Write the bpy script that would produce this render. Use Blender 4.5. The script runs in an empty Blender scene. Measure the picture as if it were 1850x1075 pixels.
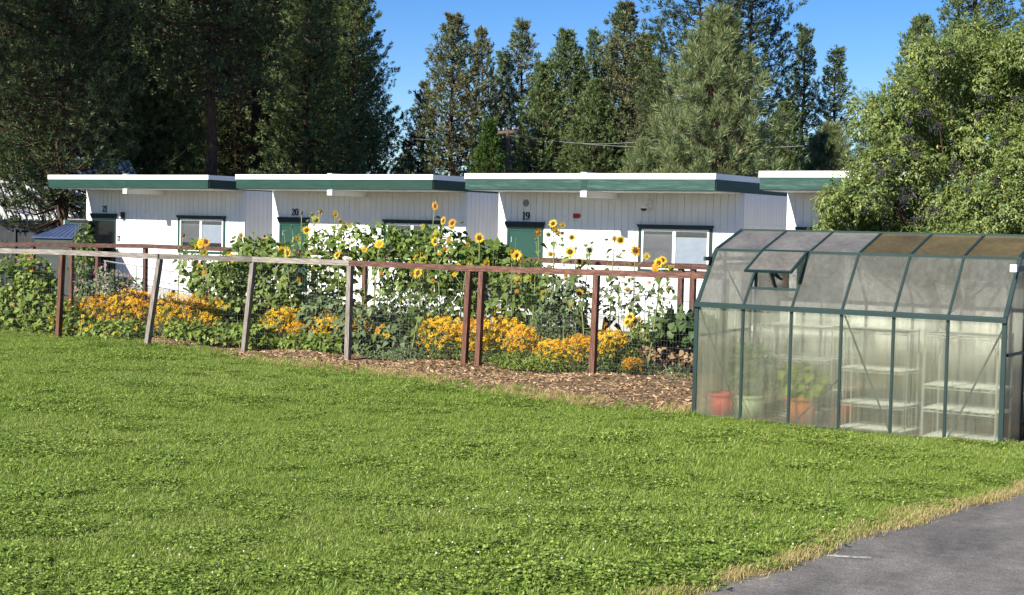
import bpy, math, random
import numpy as np
from mathutils import Vector, Matrix, Quaternion, Euler

S = bpy.context.scene
C = S.collection
PI = math.pi
rad = math.radians

# ------------------------------------------------------------------ camera, sky, sun, exposure
CAM_H = 2.25
F_PX, PITCH, ROLL, YAW = 2759.9, rad(-2.6189), rad(1.2917), rad(-32.7954)
_fw = np.array([math.sin(YAW)*math.cos(PITCH), math.cos(YAW)*math.cos(PITCH), math.sin(PITCH)])
_r0 = np.array([math.cos(YAW), -math.sin(YAW), 0.0]); _u0 = np.cross(_r0, _fw)
_rt = _r0*math.cos(ROLL) + _u0*math.sin(ROLL); _up = -_r0*math.sin(ROLL) + _u0*math.cos(ROLL)
cam = bpy.data.cameras.new('camera'); camo = bpy.data.objects.new('camera', cam); C.objects.link(camo)
m = Matrix(((_rt[0], _up[0], -_fw[0], 0), (_rt[1], _up[1], -_fw[1], 0), (_rt[2], _up[2], -_fw[2], CAM_H), (0, 0, 0, 1)))
camo.matrix_world = m
cam.sensor_width = 36.0; cam.lens = F_PX/1850*36.0; cam.clip_start = 0.1; cam.clip_end = 12000
S.camera = camo

SUN_TRAVEL = Vector((0.32, 1.677, -1.03)).normalized()
w = bpy.data.worlds.new('World'); S.world = w; w.use_nodes = True
nt = w.node_tree; nt.nodes.clear()
sky = nt.nodes.new('ShaderNodeTexSky'); sky.sky_type = 'NISHITA'; sky.sun_disc = False
sky.sun_elevation = math.asin(-SUN_TRAVEL.z); sky.sun_rotation = math.atan2(-SUN_TRAVEL.x, -SUN_TRAVEL.y)
sky.air_density = 1.0; sky.dust_density = 0.0; sky.ozone_density = 4.0; sky.altitude = 1500
bg = nt.nodes.new('ShaderNodeBackground'); bg.inputs['Strength'].default_value = 0.068
wo = nt.nodes.new('ShaderNodeOutputWorld')
hs = nt.nodes.new('ShaderNodeHueSaturation'); hs.inputs['Saturation'].default_value = 1.3; hs.inputs['Hue'].default_value = 0.512
nt.links.new(sky.outputs[0], hs.inputs['Color']); nt.links.new(hs.outputs[0], bg.inputs[0]); nt.links.new(bg.outputs[0], wo.inputs[0])
sl = bpy.data.lights.new('sun', 'SUN'); sl.energy = 4.9; sl.angle = rad(0.53); sl.color = (1.0, 0.945, 0.84)
so = bpy.data.objects.new('sun', sl); C.objects.link(so)
so.rotation_euler = SUN_TRAVEL.to_track_quat('-Z', 'Y').to_euler(); so.location = (-20, -20, 40)
S.view_settings.view_transform = 'Standard'; S.view_settings.look = 'None'
S.view_settings.exposure = 1.0; S.view_settings.gamma = 1.0; S.view_settings.use_curve_mapping = False
S.cycles.max_bounces = 10; S.cycles.transparent_max_bounces = 24
S.cycles.diffuse_bounces = 4; S.cycles.caustics_reflective = False; S.cycles.caustics_refractive = False
S.cycles.use_denoising = True

# ------------------------------------------------------------------ surveying helpers
def ray(u, v):
    return _fw + _rt*((u-925)/F_PX) - _up*((v-537.5)/F_PX)
def at_y(u, v, y):
    d = ray(u, v); t = y/d[1]; p = d*t; return Vector((p[0], p[1], p[2]+CAM_H))
def at_d(u, v, dep):
    p = ray(u, v)*dep; return Vector((p[0], p[1], p[2]+CAM_H))
def sstep(a, b, x):
    t = np.clip((x-a)/(b-a), 0, 1); return t*t*(3-2*t)
def gz(x, y):
    """height of the terrain"""
    t = -0.5417*x + 0.8406*y
    near = 0.62*np.clip((17.0-t)/17.0, 0, 1.4)**1.15
    back = -0.30*sstep(21.5, 32.0, y)
    bump = 0.02*np.sin(x*0.9+1.3)*np.sin(y*0.7+x*0.3)
    return near + back + bump*sstep(6, 12, np.abs(t))
def gp(u, v):
    """the ground point under a picture position"""
    z = 0.0
    for _ in range(12):
        d = ray(u, v); t = (z-CAM_H)/d[2]; p = d*t; z = float(gz(p[0], p[1]))
    return Vector((p[0], p[1], z))

# ------------------------------------------------------------------ materials
MATS = {}
def nodes_of(name):
    mt = bpy.data.materials.new(name); mt.use_nodes = True
    t = mt.node_tree; t.nodes.clear()
    out = t.nodes.new('ShaderNodeOutputMaterial'); MATS[name] = mt
    return mt, t, out
def N(t, kind, **kw):
    n = t.nodes.new(kind)
    for k, v in kw.items():
        if k.startswith('i_'): n.inputs[k[2:].replace('_', ' ')].default_value = v
        else: setattr(n, k, v)
    return n
def col4(c): return (c[0], c[1], c[2], 1.0)
def ramp(t, stops, fac):
    r = t.nodes.new('ShaderNodeValToRGB')
    el = r.color_ramp.elements
    el[0].position, el[0].color = stops[0][0], col4(stops[0][1])
    el[1].position, el[1].color = stops[-1][0], col4(stops[-1][1])
    for p, c in stops[1:-1]:
        e = el.new(p); e.color = col4(c)
    t.links.new(fac, r.inputs[0]); return r
def mixrgb(t, fac, a, b, blend='MIX'):
    n = t.nodes.new('ShaderNodeMix'); n.data_type = 'RGBA'; n.blend_type = blend
    for i, v in ((0, fac), (6, a), (7, b)):
        if hasattr(v, 'is_output') or isinstance(v, bpy.types.NodeSocket): t.links.new(v, n.inputs[i])
        elif i == 0: n.inputs[0].default_value = v
        else: n.inputs[i].default_value = col4(v)
    return n.outputs[2]
def noise(t, scale, detail=4, rough=0.6, coord='Object', stretch=None, dist=0.0):
    tc = t.nodes.new('ShaderNodeTexCoord'); n = t.nodes.new('ShaderNodeTexNoise')
    n.inputs['Scale'].default_value = scale; n.inputs['Detail'].default_value = detail; n.inputs['Roughness'].default_value = rough
    n.inputs['Distortion'].default_value = dist
    if stretch:
        mp = t.nodes.new('ShaderNodeMapping'); mp.inputs['Scale'].default_value = stretch
        t.links.new(tc.outputs[coord], mp.inputs[0]); t.links.new(mp.outputs[0], n.inputs[0])
    else: t.links.new(tc.outputs[coord], n.inputs[0])
    return n.outputs[0]
def bump(t, h, strength, dist=0.02):
    b = t.nodes.new('ShaderNodeBump'); b.inputs['Strength'].default_value = strength; b.inputs['Distance'].default_value = dist
    t.links.new(h, b.inputs['Height']); return b.outputs[0]
def surf(name, stops, scale=3, rough=0.7, stretch=None, bstr=0.0, detail=5, spec=0.3, coord='Object', metal=0.0, dist=0.0, bd=0.02, perobj=0.0):
    """a plain surface whose colour wanders between stops with noise"""
    mt, t, out = nodes_of(name)
    b = N(t, 'ShaderNodeBsdfPrincipled'); b.inputs['Roughness'].default_value = rough; b.inputs['Metallic'].default_value = metal
    b.inputs['Specular IOR Level'].default_value = spec
    n = noise(t, scale, detail, 0.62, coord, stretch, dist)
    cr = ramp(t, stops, n); c = cr.outputs[0]
    if perobj:
        oi = t.nodes.new('ShaderNodeObjectInfo'); hsv = t.nodes.new('ShaderNodeHueSaturation')
        mr = t.nodes.new('ShaderNodeMapRange'); mr.inputs[3].default_value = 1-perobj; mr.inputs[4].default_value = 1+perobj
        t.links.new(oi.outputs['Random'], mr.inputs[0]); t.links.new(mr.outputs[0], hsv.inputs['Value'])
        t.links.new(c, hsv.inputs['Color']); c = hsv.outputs[0]
    t.links.new(c, b.inputs['Base Color'])
    if bstr: t.links.new(bump(t, n, bstr, bd), b.inputs['Normal'])
    t.links.new(b.outputs[0], out.inputs[0]); return mt
def leafmat(name, stops, trans=0.3, rough=0.5, spec=0.25, big=None, bigscale=0.6, tcol=None):
    """leaves: each island of the mesh gets a colour of its own"""
    mt, t, out = nodes_of(name)
    g = t.nodes.new('ShaderNodeNewGeometry'); oi = t.nodes.new('ShaderNodeObjectInfo')
    ad = N(t, 'ShaderNodeMath', operation='ADD'); fr = N(t, 'ShaderNodeMath', operation='FRACT')
    t.links.new(g.outputs['Random Per Island'], ad.inputs[0]); t.links.new(oi.outputs['Random'], ad.inputs[1]); t.links.new(ad.outputs[0], fr.inputs[0])
    c = ramp(t, stops, fr.outputs[0]).outputs[0]
    if big:
        n = noise(t, bigscale, 3, 0.6, 'Object')
        r = ramp(t, [(0.38, (0, 0, 0)), (0.66, (1, 1, 1))], n)
        c = mixrgb(t, r.outputs[0], c, big)
    d = N(t, 'ShaderNodeBsdfPrincipled'); d.inputs['Roughness'].default_value = rough; d.inputs['Specular IOR Level'].default_value = spec
    tr = t.nodes.new('ShaderNodeBsdfTranslucent'); mx = t.nodes.new('ShaderNodeMixShader'); mx.inputs[0].default_value = trans
    t.links.new(c, d.inputs['Base Color'])
    tc = mixrgb(t, 0.6, c, tcol, 'MIX') if tcol else c
    t.links.new(tc, tr.inputs[0])
    t.links.new(d.outputs[0], mx.inputs[1]); t.links.new(tr.outputs[0], mx.inputs[2]); t.links.new(mx.outputs[0], out.inputs[0])
    return mt

M_white = surf('white_paint', [(0.3, (0.74, 0.745, 0.74)), (0.7, (0.82, 0.82, 0.80))], 2.0, 0.6, (1, 1, 0.3), perobj=0.035, coord='Object')
M_trimw = surf('white_trim', [(0.3, (0.78, 0.78, 0.76)), (0.7, (0.84, 0.84, 0.82))], 3.0, 0.45)
M_soffit = surf('soffit_paint', [(0.3, (0.66, 0.66, 0.63)), (0.7, (0.72, 0.72, 0.69))], 3.0, 0.6)
M_green = surf('green_fascia_paint', [(0.25, (0.009, 0.035, 0.026)), (0.55, (0.014, 0.049, 0.036)), (0.8, (0.025, 0.072, 0.055))], 4.0, 0.5, (0.5, 0.5, 6), 0.15, 6, perobj=0.08)
M_greenw = surf('weathered_green_paint', [(0.25, (0.012, 0.039, 0.031)), (0.5, (0.020, 0.061, 0.049)), (0.64, (0.043, 0.102, 0.086)), (0.8, (0.111, 0.172, 0.156))], 3.2, 0.6, (0.6, 0.6, 7), 0.25, 8, dist=0.8)
M_door = surf('green_door_paint', [(0.3, (0.012, 0.050, 0.037)), (0.7, (0.016, 0.060, 0.045))], 1.5, 0.45)
M_gtrim = surf('dark_green_trim', [(0.3, (0.008, 0.020, 0.020)), (0.7, (0.012, 0.032, 0.030))], 4, 0.5)
M_dark = surf('black_paint', [(0.3, (0.012, 0.012, 0.013)), (0.7, (0.022, 0.022, 0.024))], 8, 0.45)
M_doorglass = surf('dark_door_glass', [(0.3, (0.004, 0.005, 0.006)), (0.7, (0.007, 0.008, 0.009))], 2, 0.12, spec=0.5)
M_roof = surf('roof_membrane', [(0.3, (0.45, 0.47, 0.5)), (0.7, (0.6, 0.62, 0.64))], 1.3, 0.7)
M_skirt = surf('skirting_paint', [(0.3, (0.30, 0.30, 0.29)), (0.7, (0.46, 0.46, 0.44))], 3, 0.8, (1, 1, 2))
M_red = surf('red_alarm', [(0.3, (0.32, 0.015, 0.012)), (0.7, (0.4, 0.02, 0.015))], 5, 0.4)
M_grey = surf('grey_plastic', [(0.3, (0.2, 0.2, 0.2)), (0.7, (0.27, 0.27, 0.27))], 9, 0.5)
M_galv = surf('galvanised_pipe', [(0.3, (0.42, 0.44, 0.46)), (0.7, (0.55, 0.57, 0.58))], 9, 0.4, metal=0.6)
M_blind_sky = surf('sky_tinted_blind', [(0.3, (0.24, 0.28, 0.33)), (0.7, (0.30, 0.345, 0.40))], 3, 0.6)  # blue of the sky reflected in the pane is put into the blind colour
M_screen = surf('grey_window_screen', [(0.3, (0.085, 0.09, 0.095)), (0.7, (0.115, 0.12, 0.125))], 3, 0.6)
M_wood = surf('brown_stained_wood', [(0.28, (0.045, 0.019, 0.013)), (0.5, (0.110, 0.050, 0.035)), (0.72, (0.21, 0.115, 0.085))], 5, 0.7, (1.2, 7, 7), 0.4, 8, perobj=0.18)
M_wood_v = surf('brown_stained_post', [(0.28, (0.045, 0.019, 0.013)), (0.5, (0.100, 0.044, 0.030)), (0.72, (0.18, 0.092, 0.066))], 5, 0.7, (7, 7, 1.0), 0.4, 8, perobj=0.2)
M_wood_back = surf('dull_brown_rail_wood', [(0.28, (0.035, 0.016, 0.012)), (0.5, (0.075, 0.036, 0.027)), (0.72, (0.14, 0.08, 0.06))], 5, 0.75, (1.2, 7, 7), 0.4, 8, perobj=0.18)
M_oldwood = surf('weathered_grey_wood', [(0.28, (0.088, 0.073, 0.060)), (0.5, (0.211, 0.185, 0.160)), (0.72, (0.370, 0.340, 0.302))], 5, 0.8, (1.0, 8, 8), 0.5, 8, perobj=0.12)
M_oldwood_v = surf('weathered_grey_post', [(0.28, (0.10, 0.08, 0.065)), (0.5, (0.23, 0.20, 0.17)), (0.72, (0.38, 0.35, 0.31))], 5, 0.8, (8, 8, 1.0), 0.5, 8, perobj=0.15)
M_wire = surf('welded_wire', [(0.3, (0.16, 0.155, 0.15)), (0.7, (0.28, 0.27, 0.26))], 3, 0.5, metal=0.5)
M_gframe = surf('green_aluminium', [(0.3, (0.010, 0.027, 0.025)), (0.7, (0.016, 0.039, 0.036))], 3, 0.38, spec=0.5)
M_gframed = surf('dark_door_aluminium', [(0.3, (0.012, 0.022, 0.022)), (0.7, (0.02, 0.03, 0.03))], 3, 0.4, spec=0.5)
M_bark = surf('pine_bark', [(0.3, (0.025, 0.016, 0.011)), (0.5, (0.07, 0.042, 0.028)), (0.72, (0.13, 0.08, 0.055))], 3.0, 0.9, (4, 4, 0.8), 0.9, 8, bd=0.06)
M_twig = surf('grey_twig', [(0.3, (0.10, 0.085, 0.07)), (0.7, (0.2, 0.17, 0.14))], 6, 0.9)
M_stem = surf('green_stem', [(0.3, (0.13, 0.17, 0.05)), (0.7, (0.24, 0.27, 0.11))], 5, 0.7)
M_drystem = surf('dry_stem', [(0.3, (0.20, 0.15, 0.08)), (0.7, (0.35, 0.28, 0.16))], 5, 0.8)
M_pole = surf('utility_pole_wood', [(0.3, (0.06, 0.04, 0.028)), (0.7, (0.16, 0.12, 0.09))], 3, 0.9, (5, 5, 0.5), 0.3)
M_greyfence = surf('grey_fence_boards', [(0.3, (0.022, 0.024, 0.026)), (0.7, (0.042, 0.045, 0.047))], 3, 0.8, (5, 5, 0.6), 0.2, perobj=0.12)
M_shed = surf('grey_shed_wall', [(0.3, (0.045, 0.055, 0.050)), (0.7, (0.070, 0.082, 0.074))], 2, 0.7, perobj=0.05)
M_blueroof = surf('blue_metal_roof', [(0.3, (0.055, 0.085, 0.17)), (0.7, (0.085, 0.12, 0.23))], 2, 0.35, metal=0.2, spec=0.5)
M_whiteroof = surf('white_ribbed_roof', [(0.3, (0.66, 0.67, 0.68)), (0.7, (0.78, 0.79, 0.8))], 2, 0.45)
M_housewall = surf('grey_house_wall', [(0.3, (0.26, 0.27, 0.28)), (0.7, (0.34, 0.35, 0.36))], 2, 0.7)
M_shelf = surf('white_wire_shelf', [(0.3, (0.72, 0.72, 0.7)), (0.7, (0.82, 0.82, 0.8))], 3, 0.4)
M_potred = surf('red_plastic_pot', [(0.3, (0.62, 0.035, 0.03)), (0.7, (0.72, 0.05, 0.04))], 3, 0.4)
M_potred2 = surf('dull_red_bucket', [(0.3, (0.38, 0.05, 0.04)), (0.7, (0.45, 0.06, 0.05))], 3, 0.5)
M_potor = surf('terracotta_plastic_pot', [(0.3, (0.60, 0.15, 0.05)), (0.7, (0.70, 0.19, 0.07))], 3, 0.5)
M_potgr = surf('pale_green_pot', [(0.3, (0.50, 0.60, 0.38)), (0.7, (0.58, 0.68, 0.45))], 3, 0.5)
M_hill = surf('far_hill_forest', [(0.3, (0.05, 0.07, 0.08)), (0.7, (0.09, 0.11, 0.12))], 0.02, 0.9)
M_petal = leafmat('sunflower_petals', [(0.0, (0.78, 0.44, 0.012)), (0.5, (0.86, 0.58, 0.02)), (1.0, (0.88, 0.68, 0.06))], 0.3, 0.6)
M_petor = leafmat('orange_sunflower_petals', [(0.0, (0.55, 0.17, 0.01)), (0.5, (0.72, 0.31, 0.012)), (1.0, (0.8, 0.42, 0.02))], 0.3, 0.6)
M_disc = surf('sunflower_disc', [(0.35, (0.03, 0.012, 0.005)), (0.65, (0.16, 0.075, 0.02))], 60, 0.9, bstr=0.5)
M_discy = surf('yellow_sunflower_disc', [(0.35, (0.25, 0.13, 0.02)), (0.65, (0.5, 0.28, 0.03))], 60, 0.9, bstr=0.5)
M_rud = leafmat('black_eyed_susan_petals', [(0.0, (0.632, 0.209, 0.008)), (0.3, (0.836, 0.396, 0.010)), (0.65, (0.900, 0.572, 0.014)), (1.0, (0.900, 0.704, 0.040))], 0.25, 0.6)
M_rud2 = leafmat('rusty_black_eyed_susan_petals', [(0.0, (0.454, 0.132, 0.008)), (0.35, (0.734, 0.288, 0.010)), (0.75, (0.900, 0.480, 0.014)), (1.0, (0.900, 0.696, 0.030))], 0.25, 0.6)
M_pink = leafmat('pink_petals', [(0.0, (0.45, 0.10, 0.20)), (0.5, (0.62, 0.28, 0.34)), (1.0, (0.72, 0.46, 0.46))], 0.3, 0.6)
M_leaf = leafmat('sunflower_leaves', [(0.0, (0.076, 0.121, 0.024)), (0.5, (0.146, 0.204, 0.048)), (1.0, (0.238, 0.303, 0.090))], 0.3, 0.55, tcol=(0.2, 0.3, 0.03))
M_leafy = leafmat('bright_garden_leaves', [(0.0, (0.059, 0.108, 0.015)), (0.5, (0.151, 0.221, 0.035)), (1.0, (0.281, 0.346, 0.080))], 0.3, 0.55, tcol=(0.25, 0.34, 0.03))
M_vine = leafmat('bean_vine_leaves', [(0.0, (0.050, 0.094, 0.016)), (0.5, (0.116, 0.176, 0.032)), (1.0, (0.220, 0.286, 0.065))], 0.3, 0.5, tcol=(0.15, 0.27, 0.03))
M_squash = leafmat('squash_leaves', [(0.0, (0.037, 0.069, 0.024)), (0.5, (0.062, 0.112, 0.036)), (1.0, (0.112, 0.163, 0.054))], 0.25, 0.55)
M_greyleaf = leafmat('grey_green_leaves', [(0.0, (0.078, 0.117, 0.048)), (0.5, (0.130, 0.182, 0.084)), (1.0, (0.195, 0.247, 0.108))], 0.25, 0.6)
M_dryleaf = leafmat('dry_leaves', [(0.0, (0.10, 0.06, 0.03)), (0.5, (0.26, 0.17, 0.09)), (1.0, (0.45, 0.33, 0.2))], 0.2, 0.8)
M_deadleaf = leafmat('withered_black_leaves', [(0.0, (0.012, 0.010, 0.007)), (1.0, (0.05, 0.04, 0.025))], 0.1, 0.8)
M_elder = leafmat('elderberry_leaves', [(0.0, (0.060, 0.098, 0.020)), (0.5, (0.138, 0.192, 0.046)), (0.92, (0.24, 0.29, 0.10)), (1.0, (0.42, 0.40, 0.08))], 0.28, 0.45, 0.4, tcol=(0.24, 0.3, 0.03))
M_berry = surf('elderberry_fruit', [(0.3, (0.022, 0.020, 0.026)), (0.7, (0.075, 0.068, 0.078))], 20, 0.6)
M_pine_shade = leafmat('shade_darkened_pine_needles', [(0.0, (0.026, 0.042, 0.014)), (0.6, (0.056, 0.084, 0.027)), (1.0, (0.123, 0.154, 0.056))], 0.2, 0.5, 0.3)  # needle colour darkened to stand in for tree shade missing on the stand
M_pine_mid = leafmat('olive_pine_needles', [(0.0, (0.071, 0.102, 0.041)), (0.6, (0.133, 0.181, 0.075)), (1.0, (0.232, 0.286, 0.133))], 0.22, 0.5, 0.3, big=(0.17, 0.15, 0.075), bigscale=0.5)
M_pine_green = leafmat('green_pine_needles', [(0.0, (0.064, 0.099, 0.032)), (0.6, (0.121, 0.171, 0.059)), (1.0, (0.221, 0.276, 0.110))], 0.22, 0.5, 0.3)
M_pine_young = leafmat('young_pine_needles', [(0.0, (0.101, 0.144, 0.057)), (0.5, (0.179, 0.230, 0.095)), (0.95, (0.273, 0.316, 0.144)), (1.0, (0.431, 0.302, 0.129))], 0.25, 0.45, 0.35)
M_cedar = leafmat('bright_conifer_sprays', [(0.0, (0.030, 0.065, 0.010)), (0.6, (0.055, 0.105, 0.016)), (1.0, (0.10, 0.16, 0.03))], 0.15, 0.55)
M_blade = leafmat('grass_blades', [(0.0, (0.105, 0.175, 0.021)), (0.5, (0.204, 0.304, 0.040)), (0.90, (0.332, 0.425, 0.095)), (1.0, (0.549, 0.521, 0.210))], 0.35, 0.45, 0.3, tcol=(0.22, 0.36, 0.03))
M_blade_pale = leafmat('pale_grass_blades', [(0.0, (0.148, 0.208, 0.034)), (0.5, (0.265, 0.350, 0.070)), (0.88, (0.371, 0.447, 0.130)), (1.0, (0.551, 0.524, 0.220))], 0.35, 0.45, 0.35, tcol=(0.28, 0.36, 0.05))
M_clover = leafmat('clover_leaves', [(0.0, (0.084, 0.146, 0.019)), (0.5, (0.196, 0.283, 0.042)), (1.0, (0.381, 0.464, 0.116))], 0.3, 0.5, 0.25, tcol=(0.2, 0.34, 0.03))
M_cloverfl = surf('clover_blossom', [(0.3, (0.6, 0.58, 0.48)), (0.7, (0.75, 0.73, 0.65))], 30, 0.8)
M_straw = leafmat('dry_straw', [(0.0, (0.22, 0.17, 0.06)), (0.5, (0.40, 0.32, 0.13)), (1.0, (0.55, 0.46, 0.22))], 0.2, 0.7)
M_chips = leafmat('wood_chips', [(0.0, (0.091, 0.052, 0.027)), (0.4, (0.274, 0.168, 0.083)), (0.8, (0.446, 0.296, 0.163)), (1.0, (0.609, 0.450, 0.281))], 0.0, 0.85)

def schlick(t, base):
    lw = t.nodes.new('ShaderNodeLayerWeight'); lw.inputs['Blend'].default_value = 0.5
    pw = N(t, 'ShaderNodeMath', operation='POWER'); pw.inputs[1].default_value = 4.0
    ml = N(t, 'ShaderNodeMath', operation='MULTIPLY_ADD'); ml.inputs[1].default_value = 0.7; ml.inputs[2].default_value = base
    t.links.new(lw.outputs['Facing'], pw.inputs[0]); t.links.new(pw.outputs[0], ml.inputs[0]); return ml
def glass_mat():
    mt, t, out = nodes_of('window_glass')
    tr = t.nodes.new('ShaderNodeBsdfTransparent'); tr.inputs[0].default_value = (0.96, 0.97, 0.98, 1)
    gl = t.nodes.new('ShaderNodeBsdfGlossy'); gl.inputs['Roughness'].default_value = 0.03; gl.inputs[0].default_value = (0.9, 0.95, 1, 1)
    fr = schlick(t, 0.05)
    mx = t.nodes.new('ShaderNodeMixShader')
    t.links.new(fr.outputs[0], mx.inputs[0]); t.links.new(tr.outputs[0], mx.inputs[1]); t.links.new(gl.outputs[0], mx.inputs[2])
    t.links.new(mx.outputs[0], out.inputs[0]); return mt
M_glass = glass_mat()
def poly_mat(name, tint, haze, dirt, dirtcol, clean):
    """twin-wall polycarbonate: milky, streaky, partly clear"""
    mt, t, out = nodes_of(name)
    tr = t.nodes.new('ShaderNodeBsdfTransparent'); tr.inputs[0].default_value = col4(tint)
    tl = t.nodes.new('ShaderNodeBsdfTranslucent'); df = t.nodes.new('ShaderNodeBsdfDiffuse')
    gl = t.nodes.new('ShaderNodeBsdfGlossy'); gl.inputs['Roughness'].default_value = 0.28
    n1 = noise(t, 3.0, 5, 0.65, 'Object', (5, 5, 0.35)); n2 = noise(t, 1.6, 4, 0.6, 'Object')
    c = mixrgb(t, ramp(t, [(0.35, (0, 0, 0)), (0.75, (1, 1, 1))], n2).outputs[0], clean, dirtcol)
    t.links.new(c, tl.inputs[0]); t.links.new(c, df.inputs[0])
    m1 = t.nodes.new('ShaderNodeMixShader'); m1.inputs[0].default_value = 0.45
    t.links.new(tl.outputs[0], m1.inputs[1]); t.links.new(df.outputs[0], m1.inputs[2])
    mr = t.nodes.new('ShaderNodeMapRange'); mr.inputs[1].default_value = 0.35; mr.inputs[2].default_value = 0.7
    mr.inputs[3].default_value = haze-dirt; mr.inputs[4].default_value = haze+dirt
    t.links.new(n1, mr.inputs[0])
    rf = t.nodes.new('ShaderNodeBsdfRefraction'); rf.inputs['Roughness'].default_value = 0.11; rf.inputs['IOR'].default_value = 1.28; rf.inputs[0].default_value = col4(tint)
    m0 = t.nodes.new('ShaderNodeMixShader'); m0.inputs[0].default_value = 0.34; t.links.new(tr.outputs[0], m0.inputs[1]); t.links.new(rf.outputs[0], m0.inputs[2])
    m2 = t.nodes.new('ShaderNodeMixShader'); t.links.new(mr.outputs[0], m2.inputs[0])
    t.links.new(m0.outputs[0], m2.inputs[1]); t.links.new(m1.outputs[0], m2.inputs[2])
    fr = schlick(t, 0.03)
    m3 = t.nodes.new('ShaderNodeMixShader'); t.links.new(fr.outputs[0], m3.inputs[0])
    t.links.new(m2.outputs[0], m3.inputs[1]); t.links.new(gl.outputs[0], m3.inputs[2])
    t.links.new(m3.outputs[0], out.inputs[0]); return mt
M_poly = poly_mat('polycarbonate_wall', (0.97, 0.98, 0.93), 0.18, 0.08, (0.44, 0.46, 0.31), (0.60, 0.62, 0.50))
M_polyr = poly_mat('polycarbonate_slope', (0.94, 0.94, 0.91), 0.33, 0.10, (0.30, 0.30, 0.25), (0.46, 0.46, 0.41))
M_polyt = poly_mat('polycarbonate_roof_grey', (0.85, 0.85, 0.82), 0.58, 0.16, (0.29, 0.27, 0.235), (0.54, 0.51, 0.45))
M_polyo = poly_mat('polycarbonate_roof_algae', (0.75, 0.70, 0.42), 0.60, 0.16, (0.19, 0.14, 0.035), (0.37, 0.29, 0.10))

def ground_mats():
    # soil
    mt, t, out = nodes_of('garden_soil')
    b = N(t, 'ShaderNodeBsdfPrincipled'); b.inputs['Roughness'].default_value = 0.95; b.inputs['Specular IOR Level'].default_value = 0.1
    n1 = noise(t, 0.5, 5); n2 = noise(t, 14, 8, 0.7)
    c1 = ramp(t, [(0.3, (0.075, 0.052, 0.035)), (0.7, (0.15, 0.112, 0.075))], n2).outputs[0]
    c2 = ramp(t, [(0.3, (0.11, 0.10, 0.05)), (0.7, (0.23, 0.19, 0.12))], n2).outputs[0]
    t.links.new(mixrgb(t, ramp(t, [(0.42, (0, 0, 0)), (0.6, (1, 1, 1))], n1).outputs[0], c1, c2), b.inputs['Base Color'])
    t.links.new(bump(t, n2, 0.8, 0.03), b.inputs['Normal']); t.links.new(b.outputs[0], out.inputs[0])
    # lawn base
    mt, t, out = nodes_of('lawn_turf')
    b = N(t, 'ShaderNodeBsdfPrincipled'); b.inputs['Roughness'].default_value = 0.9; b.inputs['Specular IOR Level'].default_value = 0.1
    n1 = noise(t, 0.8, 5); n2 = noise(t, 30, 6, 0.7)
    c1 = ramp(t, [(0.3, (0.035, 0.060, 0.010)), (0.7, (0.10, 0.165, 0.025))], n2).outputs[0]
    c2 = ramp(t, [(0.3, (0.05, 0.065, 0.015)), (0.7, (0.13, 0.18, 0.035))], n2).outputs[0]
    t.links.new(mixrgb(t, n1, c1, c2), b.inputs['Base Color'])
    t.links.new(bump(t, n2, 0.9, 0.02), b.inputs['Normal']); t.links.new(b.outputs[0], out.inputs[0])
    # asphalt
    mt, t, out = nodes_of('asphalt')
    b = N(t, 'ShaderNodeBsdfPrincipled'); b.inputs['Roughness'].default_value = 0.85; b.inputs['Specular IOR Level'].default_value = 0.25
    n1 = noise(t, 1.1, 6, 0.65, 'Object', (1, 0.5, 1), 0.6); n2 = noise(t, 75, 5, 0.8)
    n3 = noise(t, 7.0, 8, 0.75, 'Object', (0.8, 1.2, 1), 0.3)
    c1 = ramp(t, [(0.32, (0.085, 0.080, 0.074)), (0.5, (0.165, 0.152, 0.136)), (0.70, (0.26, 0.241, 0.217))], n1).outputs[0]
    c2 = ramp(t, [(0.36, (0.45, 0.45, 0.45)), (0.5, (1.0, 1.0, 1.0)), (0.64, (1.75, 1.7, 1.62))], n2).outputs[0]
    c3 = ramp(t, [(0.3, (0.72, 0.72, 0.72)), (0.7, (1.22, 1.22, 1.22))], n3).outputs[0]
    t.links.new(mixrgb(t, 1.0, mixrgb(t, 1.0, c1, c2, 'MULTIPLY'), c3, 'MULTIPLY'), b.inputs['Base Color'])
    t.links.new(bump(t, n2, 0.6, 0.008), b.inputs['Normal']); t.links.new(b.outputs[0], out.inputs[0])
ground_mats()
M_mulch = surf('mulch_bed', [(0.3, (0.09, 0.06, 0.034)), (0.55, (0.21, 0.15, 0.09)), (0.75, (0.32, 0.24, 0.15))], 26, 0.95, bstr=1.0, detail=8, spec=0.1, bd=0.03)
M_mark = surf('worn_white_marking', [(0.4, (0.16, 0.16, 0.155)), (0.62, (0.42, 0.42, 0.40))], 20, 0.8)

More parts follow.
